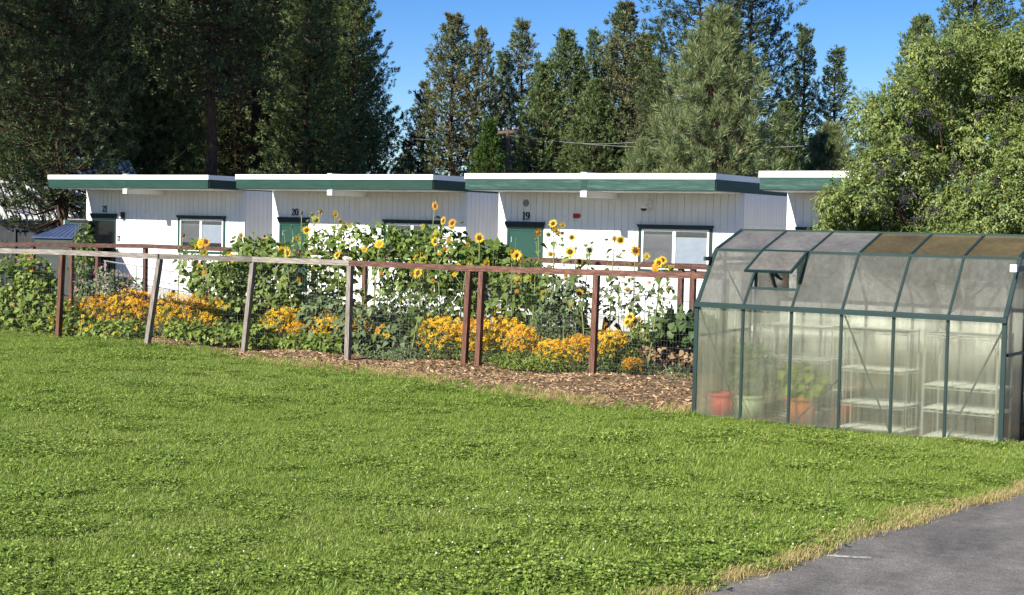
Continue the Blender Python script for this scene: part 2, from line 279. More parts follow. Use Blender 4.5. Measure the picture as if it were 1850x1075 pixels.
# ------------------------------------------------------------------ mesh builder
class MB:
    def __init__(s): s.v = []; s.f = []; s.mi = []
    def add(s, vs, fs, mi=0):
        o = len(s.v); s.v.extend([tuple(x) for x in vs]); s.f.extend([tuple(i+o for i in f) for f in fs]); s.mi.extend([mi]*len(fs))
    def box(s, x0, x1, y0, y1, z0, z1, mi=0):
        s.add([(x0,y0,z0),(x1,y0,z0),(x1,y1,z0),(x0,y1,z0),(x0,y0,z1),(x1,y0,z1),(x1,y1,z1),(x0,y1,z1)],
              [(0,3,2,1),(4,5,6,7),(0,1,5,4),(1,2,6,5),(2,3,7,6),(3,0,4,7)], mi)
    def beam(s, a, b, w, h, upv=(0,0,1), mi=0):
        """a box from a to b, w wide and h high"""
        a, b = Vector(a), Vector(b); d = (b-a).normalized(); u = Vector(upv)
        sd = d.cross(u)
        if sd.length < 1e-4: sd = d.cross(Vector((0,1,0)))
        sd.normalize(); u = sd.cross(d).normalized()
        q = []
        for p in (a, b):
            for i, j in ((-1,-1),(1,-1),(1,1),(-1,1)): q.append(p + sd*(i*w/2) + u*(j*h/2))
        s.add(q, [(0,1,2,3),(7,6,5,4),(0,4,5,1),(1,5,6,2),(2,6,7,3),(3,7,4,0)], mi)
    def tube(s, pts, rs, n=6, mi=0, cap=True):
        pts = [Vector(p) for p in pts]; rings = []; o = len(s.v)
        ref = Vector((0.31, 0.77, 0.2))
        for i, p in enumerate(pts):
            d = (pts[min(i+1, len(pts)-1)] - pts[max(i-1, 0)])
            d = d.normalized() if d.length > 1e-9 else Vector((0,0,1))
            a = d.cross(ref)
            if a.length < 1e-3: a = d.cross(Vector((1,0,0)))
            a.normalize(); b = d.cross(a)
            r = rs[i] if hasattr(rs, '__len__') else rs
            for k in range(n):
                t = 2*PI*k/n; s.v.append(tuple(p + a*(math.cos(t)*r) + b*(math.sin(t)*r)))
        for i in range(len(pts)-1):
            for k in range(n):
                k2 = (k+1) % n
                s.f.append((o+i*n+k, o+i*n+k2, o+(i+1)*n+k2, o+(i+1)*n+k)); s.mi.append(mi)
        if cap:
            s.f.append(tuple(o+k for k in reversed(range(n)))); s.mi.append(mi)
            s.f.append(tuple(o+(len(pts)-1)*n+k for k in range(n))); s.mi.append(mi)
    def lathe(s, prof, n=16, c=(0,0,0), mi=0):
        o = len(s.v)
        for r, z in prof:
            for k in range(n):
                t = 2*PI*k/n; s.v.append((c[0]+r*math.cos(t), c[1]+r*math.sin(t), c[2]+z))
        for i in range(len(prof)-1):
            for k in range(n):
                k2 = (k+1) % n; s.f.append((o+i*n+k, o+i*n+k2, o+(i+1)*n+k2, o+(i+1)*n+k)); s.mi.append(mi)
    def mesh(s, name, mats, smooth=False):
        me = bpy.data.meshes.new(name); me.from_pydata(s.v, [], s.f)
        for mm in (mats if isinstance(mats, (list, tuple)) else [mats]): me.materials.append(mm)
        if any(s.mi): me.polygons.foreach_set('material_index', s.mi)
        if smooth: me.polygons.foreach_set('use_smooth', [True]*len(s.f))
        me.update(); return me
    def obj(s, name, mats, parent=None, smooth=False, loc=None):
        return link(name, s.mesh(name, mats, smooth), parent, loc)
def link(name, me, parent=None, loc=None, rot=None, scale=None):
    o = bpy.data.objects.new(name, me); C.objects.link(o)
    if parent is not None: o.parent = parent
    if loc is not None: o.location = loc
    if rot is not None: o.rotation_euler = rot
    if scale is not None: o.scale = scale
    return o
def npmesh(name, V, Fa, mats):
    """V (n,3) float, Fa (m,k) int: fast mesh"""
    me = bpy.data.meshes.new(name); V = np.asarray(V, np.float32); Fa = np.asarray(Fa, np.int32)
    nf, k = Fa.shape
    me.vertices.add(len(V)); me.vertices.foreach_set('co', V.ravel())
    me.loops.add(nf*k); me.loops.foreach_set('vertex_index', Fa.ravel())
    me.polygons.add(nf); me.polygons.foreach_set('loop_start', np.arange(0, nf*k, k, dtype=np.int32))
    for mm in (mats if isinstance(mats, (list, tuple)) else [mats]): me.materials.append(mm)
    me.update(calc_edges=True); return me
def tag(o, label=None, cat=None, group=None, kind=None):
    if label: o['label'] = label
    if cat: o['category'] = cat
    if group: o['group'] = group
    if kind: o['kind'] = kind
    return o
def thing(name, label, cat, loc=(0,0,0), rz=0.0, group=None):
    o = bpy.data.objects.new(name, None); C.objects.link(o); o.location = loc; o.rotation_euler = (0, 0, rz)
    o.empty_display_size = 0.2
    return tag(o, label, cat, group)
def stuff(o, label=None): return tag(o, label, kind='stuff')
def unit(a): return a/np.maximum(np.linalg.norm(a, axis=-1, keepdims=True), 1e-9)
RNG = np.random.default_rng(7)

# ------------------------------------------------------------------ terrain, lawn, mulch, asphalt
def sheet(name, xs_fn, ys, nx, dz, mat, label, cat):
    """a strip of ground: for each y, from x0 to x1"""
    V = []; Fa = []
    for y in ys:
        a, b = xs_fn(y)
        for i in range(nx+1):
            x = a+(b-a)*i/nx; V.append((x, y, float(gz(x, y))+dz))
    n = nx+1
    for j in range(len(ys)-1):
        for i in range(nx): Fa.append((j*n+i, j*n+i+1, (j+1)*n+i+1, (j+1)*n+i))
    o = link(name, npmesh(name, V, Fa, mat)); return tag(o, label, cat, kind='structure')
_ax = np.unique(np.concatenate([np.linspace(-4000, -80, 14), np.linspace(-80, 30, 221), np.linspace(30, 3000, 10)]))
_ay = np.unique(np.concatenate([np.linspace(-300, -5, 8), np.linspace(-5, 60, 131), np.linspace(60, 5000, 16)]))
_gx, _gy = np.meshgrid(_ax, _ay); _z = gz(_gx, _gy) - 0.03
_V = np.stack([_gx.ravel(), _gy.ravel(), _z.ravel()], 1); _n = len(_ax)
_F = [(j*_n+i, j*_n+i+1, (j+1)*_n+i+1, (j+1)*_n+i) for j in range(len(_ay)-1) for i in range(_n-1)]
tag(link('ground', npmesh('ground', _V, _F, MATS['garden_soil'])), 'brown garden soil and dry ground under and around the buildings', 'ground', kind='structure')

EDGE = [(-60, 19.5), (-30, 19.35), (-23.2, 19.22), (-20.8, 19.2), (-18.3, 18.72), (-15.96, 18.05), (-13.3, 17.4), (-11.6, 17.02), (-9.9, 16.52), (-8.2, 16.62), (-3.3, 16.62), (-2.6, 16.7)]
def lawn_back(x): return float(np.interp(x, [e[0] for e in EDGE], [e[1] for e in EDGE]))
def asph_edge(y): return float(np.interp(y, [-6, 5, 7.6, 10.3, 13.4, 20, 40], [-3.9, -3.62, -3.56, -3.52, -3.34, -2.9, -2.3])) + 0.035*math.sin(y*3.1) + 0.02*math.sin(y*7.7+1)
# lawn: built column by column so that its back edge follows the bed
V = []; Fa = []; cols = list(np.linspace(-45, -3.0, 127)); rows = 60
for x in cols:
    for j in range(rows+1):
        yb = lawn_back(x); y0 = -6.0; y = y0+(yb-y0)*j/rows
        xe = min(x, asph_edge(y)+0.03)
        V.append((xe, y, float(gz(xe, y))+0.0))
for i in range(len(cols)-1):
    for j in range(rows):
        a = i*(rows+1)+j; Fa.append((a, a+rows+1, a+rows+2, a+1))
tag(link('lawn', npmesh('lawn', V, Fa, MATS['lawn_turf'])), 'mown green lawn with clover sloping away from the camera', 'lawn', kind='structure')
V = []; Fa = []; cols = list(np.linspace(-45, -3.0, 127))
for x in cols:
    for j in range(13):
        y0, y1 = lawn_back(x)-0.05, 21.6; y = y0+(y1-y0)*j/12; V.append((x, y, float(gz(x, y))+0.012+0.05*math.sin(x*2.1)*math.exp(-((y-20)/0.6)**2)))
for i in range(len(cols)-1):
    for j in range(12):
        a = i*13+j; Fa.append((a, a+13, a+14, a+1))
tag(link('mulch_strip', npmesh('mulch_strip', V, Fa, M_mulch)), 'strip of brown wood chip mulch between the lawn and the garden fence', 'mulch', kind='structure')
sheet('asphalt_path', lambda y: (asph_edge(y), 4.0), list(np.linspace(-6, 32, 120)), 24, 0.012, MATS['asphalt'], 'grey worn asphalt path in the near right corner', 'path')
_a, _b = gp(1494, 1008), gp(1574, 1013)
mb = MB(); mb.beam(_a+Vector((0,0,0.018)), _b+Vector((0,0,0.018)), 0.035, 0.004)
tag(mb.obj('road_marking', M_mark), 'short faded white painted line on the asphalt near the lawn edge', 'marking', kind='structure')
# far hill
V = []; Fa = []
hx = np.linspace(-3600, 1500, 60)
hh = 190 + 60*np.sin(hx/400.) + 40*np.sin(hx/170.+1) + 22*np.sin(hx/61.)
for x, h in zip(hx, hh):
    V += [(x, 3400, -5), (x, 3700, h*0.75), (x, 4100, h), (x, 4600, -5)]
for i in range(59):
    for j in range(3): a = i*4+j; Fa.append((a, a+4, a+5, a+1))
tag(link('hill', npmesh('hill', V, Fa, M_hill)), 'far wooded hill low on the horizon between the trees', 'hill', kind='structure')

# ------------------------------------------------------------------ classroom buildings
BW, OVER, ROOF_T, WHITE_T, GREEN_T = 7.32, 1.677, 3.67, 0.144, 0.273
def stroke(mb, pts, ws, depth, mi=0):
    """a flat brush stroke (x, z) of varying width, extruded along y"""
    n = len(pts); L = []; Rr = []
    for i in range(n):
        p0 = Vector(pts[max(i-1, 0)]); p1 = Vector(pts[min(i+1, n-1)]); d = (p1-p0).normalized(); nn = Vector((-d.y, d.x))
        p = Vector(pts[i]); L.append(p+nn*ws[i]/2); Rr.append(p-nn*ws[i]/2)
    vs = [(p.x, 0, p.y) for p in L+Rr] + [(p.x, -depth, p.y) for p in L+Rr]; fs = []
    for i in range(n-1):
        a, b, c, d = i, i+1, n+i+1, n+i
        fs += [(a, b, c, d), (d+2*n, c+2*n, b+2*n, a+2*n), (a, a+2*n, b+2*n, b), (c, c+2*n, d+2*n, d)]
    fs += [(0, n, 3*n, 2*n), (n-1, 3*n-1, 4*n-1, 2*n-1)]
    mb.add(vs, fs, mi)
def digit(ch, h, depth=0.02):
    """Clarendon style house number, h tall, starting at x = 0; returns (MB, width)"""
    mb = MB(); u = h; tk, tn = 0.20*u, 0.075*u
    if ch == '1':
        stroke(mb, [(0.22*u, 0.0), (0.22*u, u)], [tk, tk], depth)
        stroke(mb, [(0.02*u, 0.035*u), (0.42*u, 0.035*u)], [0.07*u]*2, depth+0.001)
        stroke(mb, [(0.03*u, 0.82*u), (0.14*u, 0.88*u), (0.20*u, 0.97*u)], [0.07*u, 0.09*u, 0.08*u], depth+0.002); return mb, 0.44*u
    if ch == '0':
        P = [(0.31*u+0.24*u*math.cos(t), 0.5*u+0.46*u*math.sin(t)) for t in np.linspace(0, 2*PI, 25)]
        stroke(mb, P, [tn+(tk-tn)*abs(math.cos(t)) for t in np.linspace(0, 2*PI, 25)], depth); return mb, 0.62*u
    if ch == '8':
        for cy, rx, ry, e in ((0.27, 0.225, 0.235, 0.0), (0.74, 0.19, 0.215, 0.002)):
            P = [(0.31*u+rx*u*math.cos(t), cy*u+ry*u*math.sin(t)) for t in np.linspace(0, 2*PI, 25)]
            stroke(mb, P, [tn+(tk*0.85-tn)*abs(math.cos(t)) for t in np.linspace(0, 2*PI, 25)], depth+e)
        return mb, 0.62*u
    if ch == '9':
        P = [(0.30*u+0.21*u*math.cos(t), 0.68*u+0.27*u*math.sin(t)) for t in np.linspace(0, 2*PI, 25)]
        stroke(mb, P, [tn+(tk-tn)*abs(math.cos(t)) for t in np.linspace(0, 2*PI, 25)], depth)
        stroke(mb, [(0.52*u, 0.72*u), (0.52*u, 0.45*u), (0.47*u, 0.22*u), (0.36*u, 0.09*u), (0.22*u, 0.045*u), (0.12*u, 0.10*u)], [tk*0.9, tk*0.95, tk*0.8, tk*0.6, tn, tn*1.6], depth+0.002)
        stroke(mb, [(0.08*u, 0.15*u), (0.13*u, 0.19*u), (0.19*u, 0.17*u)], [0.05*u, 0.14*u, 0.05*u], depth+0.003); return mb, 0.64*u
    if ch == '2':
        stroke(mb, [(0.10*u, 0.72*u), (0.12*u, 0.84*u), (0.20*u, 0.93*u), (0.32*u, 0.95*u), (0.44*u, 0.88*u), (0.48*u, 0.74*u), (0.44*u, 0.58*u), (0.33*u, 0.42*u), (0.18*u, 0.26*u), (0.10*u, 0.14*u), (0.08*u, 0.06*u)],
               [0.12*u, 0.10*u, tn, tn, tk*0.8, tk, tk*0.9, tk*0.6, tn*1.2, tn, tn], depth)
        stroke(mb, [(0.06*u, 0.075*u), (0.3*u, 0.085*u), (0.52*u, 0.07*u)], [0.10*u, 0.15*u, 0.12*u], depth+0.002)
        stroke(mb, [(0.535*u, 0.03*u), (0.545*u, 0.26*u)], [0.06*u, 0.045*u], depth+0.003); return mb, 0.60*u
    return mb, 0.3*u

def boards(parent, x0, x1, z0, z1, openings, axis, zj=2.46):
    """grooved siding, board by board, cut round the openings. axis: 'x' front wall (at y = 0), 'y' right side wall (at x = 0)"""
    wd = 0.2033; n = int(round((x1-x0)/wd)); wd = (x1-x0)/n
    cache = {}
    for i in range(n):
        a, b = x0+i*wd, x0+(i+1)*wd
        cuts = [a] + sorted(set([e for o in openings for e in (o[0], o[1]) if a+0.012 < e < b-0.012])) + [b]
        for p, q in zip(cuts[:-1], cuts[1:]):
            zs = [(z0, zj-0.003), (zj+0.003, z1)]
            for o in openings:
                if o[0] < q-0.005 and o[1] > p+0.005:
                    new = []
                    for s, e in zs:
                        if o[2] > s: new.append((s, min(e, o[2])))
                        if o[3] < e: new.append((max(s, o[3]), e))
                    zs = [z for z in new if z[1]-z[0] > 0.03]
            ga = 0.0055 if p == a else 0.0; gb = 0.0055 if q == b else 0.0
            for s, e in zs:
                key = (round(q-p-ga-gb, 4), round(s, 3), round(e, 3))
                me = cache.get(key)
                if me is None:
                    mb = MB(); L = key[0]
                    if axis == 'x': mb.box(0, L, -0.013, 0.0, s, e)
                    else: mb.box(0.0, 0.013, 0, L, s, e)
                    me = cache[key] = mb.mesh('siding_board', M_white)
                o2 = link('siding_board', me, parent, (p+ga, 0, 0) if axis == 'x' else (BW, p+ga, 0))
def building(x, y_roof, num, label, weather, ground):
    yw = 0.0                                  # wall plane is the local y = 0; roof edge at y = -OVER
    t = thing('classroom_building', label, 'building', (x, y_roof+OVER, 0), 0, 'row of white classroom buildings')
    DEP = 11.0; zs = 3.245; gb = ground+0.13
    mb = MB(); mb.box(0.02, BW-0.002, 0.002, DEP, ground-0.2, zs); mb.box(0.0, 0.02, -0.0, DEP, gb, zs)
    mb.obj('wall', M_white, t)
    mb = MB(); mb.box(0.03, BW-0.03, -0.006, 0.0, ground-0.2, gb-0.01); mb.box(BW-0.003, BW+0.006, 0.0, DEP, ground-0.2, gb-0.01)
    mb.obj('skirting', M_skirt, t)
    DO = (0.30, 1.45, 0.0, 2.21); WO = (4.46, 6.44, 1.25, 2.30)
    boards(t, 0.0, BW, gb, zs-0.002, [DO, WO], 'x')
    boards(t, 0.03, 5.6, gb, zs-0.002, [], 'y')
    # roof: slab, white edge, green fascias, ridge beam
    mb = MB(); mb.box(0.045, BW-0.045, -OVER+0.045, DEP+0.3, zs, ROOF_T-0.03); r = mb.obj('roof', M_roof, t)
    mb = MB(); mb.box(0.05, BW-0.05, -OVER+0.05, -0.016, zs-0.02, zs-0.001); mb.obj('soffit', M_soffit, t)
    zt, zw = ROOF_T, ROOF_T-WHITE_T
    gm = [M_green, M_greenw][weather]
    for k, (a, b) in enumerate(((0.0, BW/2-0.085), (BW/2+0.085, BW))):
        mb = MB(); mb.box(a, b, -OVER, -OVER+0.04, zw-GREEN_T, zw-0.001); mb.obj('fascia_board', gm, t)
    mb = MB(); mb.box(BW/2-0.083, BW/2+0.083, -OVER-0.006, -OVER+0.04, zw-GREEN_T+0.004, zw-0.002); mb.obj('fascia_block', M_green, t)
    mb = MB(); mb.box(BW-0.02, BW+0.02, -OVER+0.042, DEP+0.3, zw-GREEN_T, zw-0.001); mb.obj('side_fascia_board', M_green, t)
    mb = MB(); mb.box(-0.02, 0.02, -OVER+0.042, DEP+0.3, zw-GREEN_T, zw-0.001); mb.obj('side_fascia_board', M_green, t)
    mb = MB(); mb.box(-0.025, BW+0.028, -OVER-0.02, -OVER+0.06, zw, zt); mb.obj('roof_edge', M_trimw, t)
    mb = MB(); mb.box(BW-0.05, BW+0.028, -OVER+0.061, DEP+0.3, zw, zt-0.003); mb.obj('side_roof_edge', M_trimw, t)
    mb = MB(); mb.box(-0.025, 0.05, -OVER+0.061, DEP+0.3, zw, zt-0.003); mb.obj('side_roof_edge', M_trimw, t)
    mb = MB()
    mb.add([(BW/2-0.32, -OVER-0.021, zt), (BW/2-0.09, -OVER-0.023, zt), (BW/2-0.085, -OVER-0.023, zt+0.03), (BW/2+0.085, -OVER-0.023, zt+0.03), (BW/2+0.09, -OVER-0.023, zt+0.012), (BW/2+0.36, -OVER-0.021, zt),
            (BW/2-0.32, 2, zt), (BW/2-0.09, 2, zt), (BW/2-0.085, 2, zt+0.03), (BW/2+0.085, 2, zt+0.03), (BW/2+0.09, 2, zt+0.012), (BW/2+0.36, 2, zt)],
           [(0, 1, 7, 6), (1, 2, 8, 7), (2, 3, 9, 8), (3, 4, 10, 9), (4, 5, 11, 10), (1, 4, 3, 2)]); mb.obj('ridge_cap', M_trimw, t)
    mb = MB(); mb.box(BW/2-0.09, BW/2+0.09, -OVER-0.012, -0.014, ROOF_T-0.60, zs-0.022); mb.obj('ridge_beam', M_trimw, t)
    # front corner board
    mb = MB(); mb.box(-0.012, 0.055, -0.020, -0.0135, gb, zs-0.003); mb.obj('corner_board', M_white, t)
    mb = MB(); mb.box(BW-0.055, BW+0.016, -0.020, -0.0135, gb, zs-0.003); mb.obj('corner_board', M_white, t)
    # door
    d = thing_part('door', t)
    mb = MB(); mb.box(0.36, 1.39, -0.022, -0.002, 0.13, 2.17)
    if num == '21':
        dm = mb.obj('door_leaf', M_doorglass, d)
    else:
        dm = mb.obj('door_leaf', M_door, d)
        for hz in (1.85, 0.4): mb = MB(); mb.box(0.43, 0.45, -0.035, -0.022, hz, hz+0.15); mb.obj('hinge', M_galv, d)
        mb = MB(); mb.tube([(1.33, -0.022, 1.08), (1.33, -0.07, 1.08), (1.22, -0.07, 1.08)], 0.012, 6); mb.obj('handle', M_galv, d)
    mb = MB(); mb.box(0.295, 0.36, -0.04, -0.001, 0.1, 2.22); mb.box(1.39, 1.455, -0.04, -0.001, 0.1, 2.22); mb.box(0.36, 1.39, -0.038, -0.001, 2.17, 2.22); mb.obj('door_frame', M_door if num != '21' else M_gtrim, d)
    mb = MB()
    def crown(a, b, z, hh):
        mb.add([(a+0.05, -0.05, z), (b-0.05, -0.05, z), (b+0.0, -0.09, z+hh*0.75), (b+0.0, -0.09, z+hh), (a, -0.09, z+hh), (a, -0.09, z+hh*0.75),
                (a+0.05, -0.0135, z), (b-0.05, -0.0135, z), (b, -0.0135, z+hh*0.75), (b, -0.0135, z+hh), (a, -0.0135, z+hh), (a, -0.0135, z+hh*0.75)],
               [(0, 1, 2, 5), (5, 2, 3, 4), (4, 3, 9, 10), (0, 6, 7, 1), (1, 7, 8, 2), (2, 8, 9, 3), (5, 11, 6, 0), (4, 10, 11, 5)])
    crown(0.24, 1.51, 2.222, 0.20); mb.obj('head_trim', M_gtrim, d)
    # window
    wn = thing_part('window', t)
    a, b, z0, z1 = 4.46, 6.44, 1.25, 2.30
    mb = MB(); mb.box(a-0.07, a+0.02, -0.036, 0.0, z0-0.06, z1); mb.box(b-0.02, b+0.07, -0.036, 0.0, z0-0.06, z1); mb.box(a+0.02, b-0.02, -0.036, 0.0, z0-0.07, z0); mb.obj('window_trim', M_gframe if num == '19' else M_door, wn)
    mb = MB(); crown(a-0.10, b+0.10, z1+0.002, 0.11); mb.obj('head_trim', M_gtrim, wn)
    mb = MB(); cx = (a+b)/2-0.02
    for (p, q) in ((a+0.022, a+0.075), (b-0.075, b-0.022)): mb.box(p, q, -0.03, 0.02, z0+0.002, z1-0.002)
    mb.box(a+0.075, b-0.075, -0.03, 0.02, z1-0.06, z1-0.002); mb.box(a+0.075, b-0.075, -0.03, 0.02, z0+0.002, z0+0.06)
    mb.box(cx-0.045, cx+0.045, -0.032, 0.02, z0+0.06, z1-0.06); mb.obj('window_frame', M_trimw, wn)
    for (p, q) in ((a+0.075, cx-0.045), (cx+0.045, b-0.075)):
        mb = MB(); mb.box(p, q, -0.026, -0.021, z0+0.06, z1-0.06); mb.obj('pane', M_glass, wn)
    mb = MB(); mb.box(a+0.076, b-0.076, -0.0035, -0.0012 , z0+0.061, z1-0.061)
    mb.obj('window_backing', M_dark, wn)
    if num == '19': bl = [(a+0.085, cx-0.05, z0+0.06, z1-0.14), (cx+0.05, b-0.085, z0+0.06, z1-0.20)]
    elif num == '21': bl = [(a+0.085, cx-0.05, z0+0.28, z1-0.16), (cx+0.05, b-0.085, z0+0.28, z1-0.18)]
    else: bl = [(a+0.085, cx-0.05, z1-0.32, z1-0.16)]
    for jb, (p, q, s, e) in enumerate(bl):
        mb = MB(); k = int((e-s)/0.03)
        for j in range(k):
            zz = s+(j+0.5)*(e-s)/k; h = (e-s)/k*0.46
            mb.add([(p, -0.0075, zz-h), (q, -0.0075, zz-h), (q, -0.0045, zz+h), (p, -0.0045, zz+h)], [(0, 1, 2, 3)])
        mb.obj('blind', M_screen if jb == 0 else M_blind_sky, wn)
    # number plate: separate digits screwed to the wall
    xx = 0.78
    for ch in num:
        g, wd = digit(ch, 0.215); o = g.obj('door_number', M_dark, t); o.location = (xx, -0.0135, 2.475); xx += wd+0.01
    # landing with two steps
    mb = MB(); mb.box(-0.5, 2.2, -1.45, -0.03, 0.02, 0.10); mb.obj('landing', M_skirt, t)
    mb = MB(); mb.box(-0.5, 2.2, -1.47, -1.451, -0.02, 0.105); mb.obj('landing_edge', M_trimw, t)
    for xx in (-0.4, 0.8, 2.1): mb = MB(); mb.box(xx-0.05, xx+0.05, -1.44, -1.34, ground-0.1, 0.02); mb.obj('landing_leg', M_skirt, t)
    return t
def thing_part(name, parent):
    o = bpy.data.objects.new(name, None); C.objects.link(o); o.parent = parent; o.empty_display_size = 0.1; return o
GB = -0.30
b21 = building(-41.078, 34.812, '21', 'white classroom building numbered 21 with a dark glazed door, farthest along the row', 0, GB)
b20 = building(-32.208, 34.422, '20', 'white classroom building numbered 20, its front half hidden by sunflowers and vines', 0, GB)
b19 = building(-23.288, 33.714, '19', 'white classroom building numbered 19 with red alarm box and dome camera', 1, GB)
b18 = building(-14.253, 32.468, '18', 'white classroom building numbered 18, mostly hidden behind the elderberry tree', 1, GB)
M_bounce = surf('bounce_concrete', [(0.3, (0.40, 0.39, 0.36)), (0.7, (0.50, 0.485, 0.45))], 2.5, 0.9, bstr=0.2)  # unseen pale walks, added to bounce sunlight onto the shaded side walls
for i, (xa, xb, ya) in enumerate(((-33.72, -32.26, 36.6), (-24.85, -23.34, 36.2), (-15.93, -14.30, 35.5))):
    V = [(x, y, float(gz(x, y))+0.012) for y in (ya-1.2, ya+2, ya+5, ya+10) for x in (xa, xb)]
    tag(link('bounce_walk', npmesh('bounce_walk', V, [(2*j, 2*j+1, 2*j+3, 2*j+2) for j in range(3)], M_bounce)), 'unseen pale concrete walk added for bounce light in the gap between buildings %s' % ('21 and 20', '20 and 19', '19 and 18')[i], 'walk', kind='structure')
# small fittings on the walls (parts of their buildings)
mb = MB(); mb.lathe([(0.0, 0.03), (0.07, 0.03), (0.095, 0.012), (0.10, 0.0)], 20); o = mb.obj('wall_speaker', M_grey, b19); o.location = (0.88, -0.0135, 2.93); o.rotation_euler = (rad(90), 0, 0)
mb = MB(); mb.box(0, 0.16, -0.06, -0.0135, 0, 0.125); o = mb.obj('fire_alarm', M_red, b19); o.location = (2.41, 0, 2.54)
mb = MB(); mb.box(0.16, 0.20, -0.05, -0.0135, 0.02, 0.105); mb.obj('strobe', M_red, b19).location = (2.412, 0, 2.54)
mb = MB(); mb.box(-0.06, 0.06, -0.07, -0.0135, 0, 0.26); mb.box(-0.045, 0.045, -0.11, -0.07, 0.02, 0.18); o = mb.obj('wall_lamp', M_dark, b19); o.location = (1.80, 0, 2.18)
mb = MB(); mb.tube([(0, -0.014, 0.1), (0, -0.03, 0.14), (0.05, -0.03, 0.19), (0.12, -0.03, 0.18)], 0.008, 5); mb.obj('conduit', M_trimw, b19).location = (2.06, 0, 2.40)
cm = thing_part('dome_camera', b19); cm.location = (4.62, -0.0135, 2.86)
mb = MB(); mb.box(0.03, 0.17, -0.03, 0, -0.02, 0.2); mb.tube([(0.1, -0.03, 0.06), (0.06, -0.12, 0.08), (0.0, -0.2, 0.05)], 0.035, 8); mb.lathe([(0.0, 0.07), (0.06, 0.065), (0.10, 0.02), (0.105, -0.02), (0.098, -0.035)], 16, (0, -0.2, 0)); mb.obj('housing', M_trimw, cm, True)
mb = MB(); mb.lathe([(0.085, -0.036), (0.075, -0.07), (0.05, -0.095), (0.0, -0.105)], 16, (0, -0.2, 0)); mb.obj('dome', M_dark, cm, True)
mb = MB(); mb.box(-0.075, 0.075, -0.05, -0.0135, 0.0, 0.22); mb.box(0.03, 0.09, -0.17, -0.05, 0.0, 0.22); o = mb.obj('wall_lamp', M_dark, b21); o.location = (1.80, 0, 2.26)
mb = MB(); mb.box(-0.06, 0.03, -0.15, -0.05, 0.01, 0.12); o = mb.obj('lamp_glass', M_trimw, b21); o.location = (1.80, 0, 2.26)
for hz in (0, 0.045): mb = MB(); mb.box(0, 0.19, -0.02, -0.0135, hz, hz+0.028); mb.obj('sign_strip', M_grey, b21).location = (1.50, 0, 1.72)
mb = MB(); mb.box(0, 0.14, -0.02, -0.0135, 0, 0.18); mb.obj('sign_plate', M_dark, b21).location = (1.52, 0, 1.50)
mb = MB(); stroke(mb, [(0.045, 0.14), (0.05, 0.09), (0.09, 0.085), (0.105, 0.04)], [0.02, 0.018, 0.018, 0.018], 0.004); stroke(mb, [(0.035, 0.09), (0.035, 0.05), (0.065, 0.03)], [0.012]*3, 0.004); mb.obj('sign_symbol', M_trimw, b21).location = (1.52, -0.0205, 1.50)
# building 21: leaf of the open door and its closer
dl = thing_part('open_door', b21); dl.location = (0.33, -0.045, 0); dl.rotation_euler = (0, 0, rad(-152))
mb = MB(); mb.box(0, 1.02, -0.02, 0.02, 0.13, 2.17); mb.obj('door_leaf', M_door, dl)
mb = MB(); mb.box(0.98, 1.022, -0.022, 0.022, 0.13, 2.17); mb.obj('edge_strip', M_galv, dl)
mb = MB(); mb.tube([(0.9, -0.05, 2.19), (0.35, -0.12, 2.19), (-0.05, -0.3, 2.19)], 0.02, 5); mb.obj('door_closer', M_galv, dl)

# ------------------------------------------------------------------ left background: fence, shed, storage box, ribbed-roof house
t = thing('grey_fence', 'dark grey board fence behind the shed at the far left', 'fence', (0, 0, 0))
p0, p1 = at_d(-60, 405, 56), at_d(128, 410, 52)
p0.z = p1.z = -0.3; dv = (p1-p0); L = dv.length; dv.normalize(); nb = int(L/0.145); bme = None
mb = MB(); mb.box(0, 0.14, -0.012, 0.012, 0, 2.0); bme = mb.mesh('fence_board', M_greyfence)
ang = math.atan2(dv.y, dv.x)
for i in range(nb):
    link('fence_board', bme, t, p0+dv*(i*L/nb), (0, 0, ang))
for i in range(5):
    mb = MB(); mb.box(-0.05, 0.05, -0.09, -0.013, 0, 2.1); link('fence_post', mb.mesh('fence_post', M_greyfence), t, p0+dv*(0.05+i*L/4.05), (0, 0, ang))
sh = at_d(104, 420, 50); sh.z = -0.3
t = thing('garden_shed', 'small grey shed with a sloping blue metal roof at the far left', 'shed', sh, 0.55)
mb = MB()
mb.add([(-0.75, 0, 0), (0.5, 0, 0), (0.5, 0, 1.88), (-0.75, 0, 1.88), (-0.75, 1.6, 0), (0.5, 1.6, 0), (0.5, 1.6, 2.3), (-0.75, 1.6, 1.95)], [(0, 1, 2, 3), (1, 5, 6, 2), (5, 4, 7, 6), (4, 0, 3, 7), (3, 2, 6, 7)])
mb.obj('wall', M_shed, t)
mb = MB(); mb.add([(-0.85, -0.06, 1.9), (0.5, -0.06, 1.9), (0.5, 1.1, 2.34), (-0.0, 1.1, 2.34), (-0.85, -0.06, 1.86), (0.5, -0.06, 1.86), (0.5, 1.1, 2.3), (0, 1.1, 2.3)], [(0, 1, 2, 3), (4, 7, 6, 5), (0, 4, 5, 1), (1, 5, 6, 2), (2, 6, 7, 3), (3, 7, 4, 0)]); r = mb.obj('roof', M_blueroof, t)
mb = MB()
for i in range(7): mb.beam((-0.72+i*0.19, -0.05, 1.905), (-0.05+i*0.085, 1.09, 2.34), 0.02, 0.025)
mb.obj('roof_rib', M_blueroof, r)
sb = at_d(143, 430, 52.5); sb.z = -0.3
t = thing('storage_box', 'plain grey green storage shed beside the open door of building 21', 'shed', sb, 0.57)
mb = MB(); mb.box(-0.33, 0.30, 0, 0.9, 0, 2.42); mb.obj('wall', M_shed, t)
mb = MB(); mb.box(-0.36, 0.33, -0.04, 0.94, 2.42, 2.47); mb.obj('roof', M_greyfence, t)
hs = at_d(150, 392, 61); hs.z = -0.3
